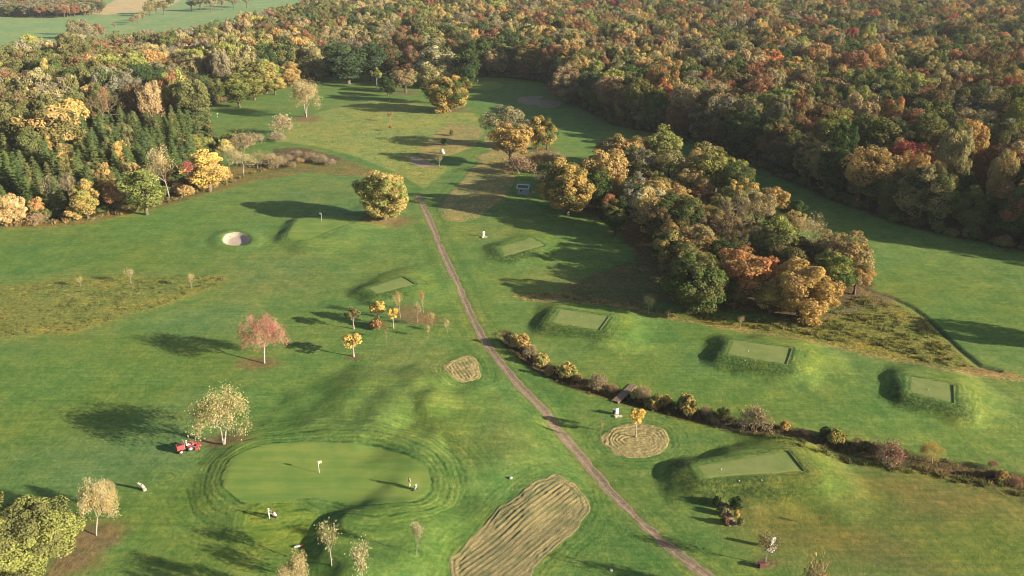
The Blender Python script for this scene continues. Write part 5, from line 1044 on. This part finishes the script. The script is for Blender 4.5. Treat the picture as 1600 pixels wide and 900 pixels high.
part('vest', [('box', (0, .13, 1.22), (.28, .06, .4))], M_WHC, h)
h = thing('person', 421, 811, rad(-80), 'golfer in white cap and grey clothes on the left of the big green', 'person'); figure(h, top=M_GREYC, legs=M_WHC, hat=M_WHC, arms='out'); h.scale = (1.05,) * 3
def trolley(px, py, rz, lab, bag, top):
    h = thing('golf_trolley', px, py, rz, lab, 'golf trolley', 'golf trolleys')
    for s in (-1, 1):
        w = part('wheel', [('cyl', (s * .30, 0, .15), (s * .35, 0, .15), .15, .15, 16)], M_BLACK, h); part('hub', [('cyl', (s * .28, 0, .15), (s * .37, 0, .15), .05, .05, 10)], M_GREY, w)
    part('frame', [('cyl', (-.3, 0, .15), (.3, 0, .15), .02, .02, 6), ('cyl', (0, -.05, .15), (0, -.62, 1.0), .025, .025, 6), ('cyl', (0, .05, .2), (0, .35, .08), .02, .02, 6)], M_GREY, h); part('handle', [('cyl', (-.15, -.62, 1.0), (.15, -.62, 1.0), .022, .022, 6)], M_BLACK, h)
    b = part('bag', [('cyl', (0, .14, .2), (0, -.22, 1.02), .16, .18, 12)], bag, h); part('collar', [('cyl', (0, -.215, 1.0), (0, -.25, 1.08), .195, .195, 12)], top, b)
    for q in range(5): part('club', [('cyl', (.06 * (q - 2), -.22, 1.0), (.075 * (q - 2), -.33 - .03 * (q % 2), 1.25), .012, .012, 5), ('ball', (.075 * (q - 2) + .02, -.34, 1.27), (.05, .03, .03))], M_GREY, h)
trolley(649, 766, rad(40), 'grey golf trolley with white bag beside the golfer on the right of the green', M_WHC, M_GREYC)
trolley(430, 808, rad(-30), 'golf trolley with red and white bag beside the golfer in the white cap', M_WHC, M_RED)
# ride-on mower
h = thing('riding_mower', 292, 703, rad(-55), 'red ride-on mower with front cutting decks beside the pale twin-stemmed tree', 'mower')
h.scale = (1.0,) * 3
part('hood', [('prism', [(-.0, .62), (.0, .62), (-.55, .62), (-.55, 1.18), (-.42, 1.32), (.42, 1.32), (.55, 1.18), (.55, .62)][2:], -1.45, -.35)], M_RED, h)
part('grille', [('box', (0, -1.47, .95), (.8, .04, .45))], M_BLACK, h); part('hood_vent', [('box', (-.05, -.9, 1.335), (.5, .7, .03))], M_BLACK, h)
part('chassis', [('box', (0, -.2, .5), (.75, 2.4, .22))], M_BLACK, h); part('floor', [('box', (0, .35, .63), (1.05, .8, .06))], M_GREY, h)
for s in (-1, 1):
    for nm, y, r, w_ in (('wheel', -.95, .36, .26), ('wheel', .5, .45, .32)):
        wv = part(nm, [('cyl', (s * .62 - w_ / 2, y, r), (s * .62 + w_ / 2, y, r), r, r, 20)], M_BLACK, h); part('rim', [('cyl', (s * (.62 + w_ / 2) - .02, y, r), (s * (.62 + w_ / 2) + .02, y, r), r * .55, r * .5, 14)], M_STONE, wv)
    part('fender', [('box', (s * .62, .5, .95), (.34, .9, .06))], M_RED, h)
    part('headlight', [('cyl', (s * .3, .98, .8), (s * .3, 1.03, .8), .07, .07, 10)], M_WHITE, h); part('rollbar_post', [('cyl', (s * .48, -.3, .6), (s * .48, -.3, 2.0), .035, .035, 8)], M_GREY, h)
    part('lift_arm', [('cyl', (s * .3, .9, .5), (s * .62, 1.45, .35), .05, .05, 6)], M_GREY, h)
part('rollbar_top', [('cyl', (-.48, -.3, 2.0), (.48, -.3, 2.0), .035, .035, 8)], M_GREY, h)
st = part('seat', [('box', (0, .02, .82), (.5, .48, .12)), ('box', (0, -.22, 1.1), (.5, .1, .5))], M_BLACK, h); part('steering_wheel', [('cyl', (0, .52, 1.12), (0, .535, 1.16), .19, .19, 16)], M_BLACK, h); part('steering_column', [('cyl', (0, .75, .6), (0, .53, 1.13), .04, .04, 8)], M_GREY, h)
for cx, cy in ((0, 1.75), (-.78, 1.35), (.78, 1.35)):
    d_ = part('cutting_deck', [('box', (cx, cy, .3), (.78, .6, .22))], M_RED, h); part('deck_roller', [('cyl', (cx - .34, cy + .36, .1), (cx + .34, cy + .36, .1), .08, .08, 10)], M_GREY, d_)
m_rot = h.rotation_euler.z
pe = empty('person', h.location + Vector((0, 0, .80)), m_rot); tag(pe, 'driver in white cap and pale clothes sitting on the red mower', 'person'); figure(pe, sit=True, top=M_WHC, legs=M_PALEC, hat=M_WHC, arms='out')

# ------------------------------------------------------------------ air
bm = bmesh.new(); bmesh.ops.create_cube(bm, size=1, matrix=Matrix.Translation((0, 4000, 30)) @ Matrix.Diagonal((14000, 9400, 92, 1)))
me = bpy.data.meshes.new('haze'); bm.to_mesh(me); bm.free(); t = NT('haze_air'); v = t.node('VolumePrincipled', {'Color': (.86, .93, 1.0, 1), 'Density': HAZE, 'Anisotropy': .0}); t.l.new(v.outputs[0], t.out.inputs[1]); me.materials.append(t.m)
tag(link('haze', me), kind='stuff')

# ------------------------------------------------------------------ words for every tree
ORD = 'first second third fourth fifth sixth seventh eighth ninth tenth eleventh twelfth thirteenth fourteenth fifteenth sixteenth seventeenth eighteenth nineteenth twentieth'.split()
def zone_of(a):
    x, y, _ = px_of(tuple(a['o'].location[:2]) + (a['o'].location.z + .6 * a['H'],)); g = a['o'].get('group', '')
    if 'copse' in g: return ('in the left tip of the copse' if x < 960 else 'in the middle of the copse' if x < 1100 else 'in the right part of the copse' if x < 1250 else 'at the right end of the copse')
    if 'hut' in g: return 'by the white-edged hut'
    if 'spruces' in g or (x < 345 and y > 205): return ('at the plantation left edge' if x < 60 else 'in the plantation left of centre' if x < 130 else 'in the plantation centre' if x < 190 else 'in the plantation right of centre' if x < 250 else 'at the plantation right tip')
    if 'valley' in g: return 'in the far pale-field hedgerows'
    if x < 450 and 180 < y: return 'in scrub above the heather patch'
    if x < 520: return ('in the far left wood' if x < 90 else 'in woods under the pale fields' if x < 200 else 'in woods above the rail fence' if x < 330 else 'in woods behind the upper-left fairway') + (' (back)' if y < 92 + (330 - x) * .04 else '')
    if x < 720: return ('deep behind' if y < 62 else 'just behind') + (' the small far trees' if x < 640 else ' the tall olive tree')
    if x < 900: return ('deep behind' if y < 62 else 'just behind') + ' the distant green'
    n = 'above the dull bunkers' if x < 1010 else 'above the copse' if x < 1180 else 'above the shaded fairway' if x < 1390 else 'at the right edge'
    rim_y = 95 + (x - 860) * .26
    return ('in forest front rows ' if y > rim_y - 30 else 'in forest middle rows ' if y > rim_y - 90 else 'in forest back rows ') + n
WORD.update(olive='olive', green='green', dark='dark-green', gold='golden', rust='rust', red='red', mauve='mauve', pink='pinkish', pale='straw', yellow='yellow', spruce='deep-green', coral='coral', lime='lime')
KW = {'tall': 'tall', 'broad': 'broad', 'airy': 'loose-crowned', 'thin': 'thin', 'bare': 'leafless', 'maple': 'dense round', 'shrub': 'low', 'brush': 'twiggy', 'spruce': 'pointed'}
NW = {'broadleaf_tree': 'tree', 'bare_tree': 'half-bare tree', 'spruce_tree': 'spruce', 'shrub': 'bush', 'sapling': 'sapling'}
buckets = {}
for a in ALLTREES:
    if a['label']: continue
    c = WORD[a['c1']] if a['c1'] == a['c2'] else WORD[a['c1']] + ' and ' + WORD[a['c2']]
    nw = 'leafless tree' if a['kind'] == 'bare' else (KW[a['kind']] + ' ' if a['kind'] != 'bare' else '') + NW[a['name']]
    a['u'] = px_of(a['o'].location)[0]; a['base'] = c + ' ' + nw + ' ' + zone_of(a); buckets.setdefault(a['base'], []).append(a)
for k, L in buckets.items():
    L.sort(key=lambda a: a['u'])
    for i, a in enumerate(L):
        if len(L) == 1: a['o']['label'] = k
        elif i == 0: a['o']['label'] = 'leftmost ' + k
        elif i == len(L) - 1: a['o']['label'] = 'rightmost ' + k
        else: a['o']['label'] = ORD[i] + ' from left: ' + k
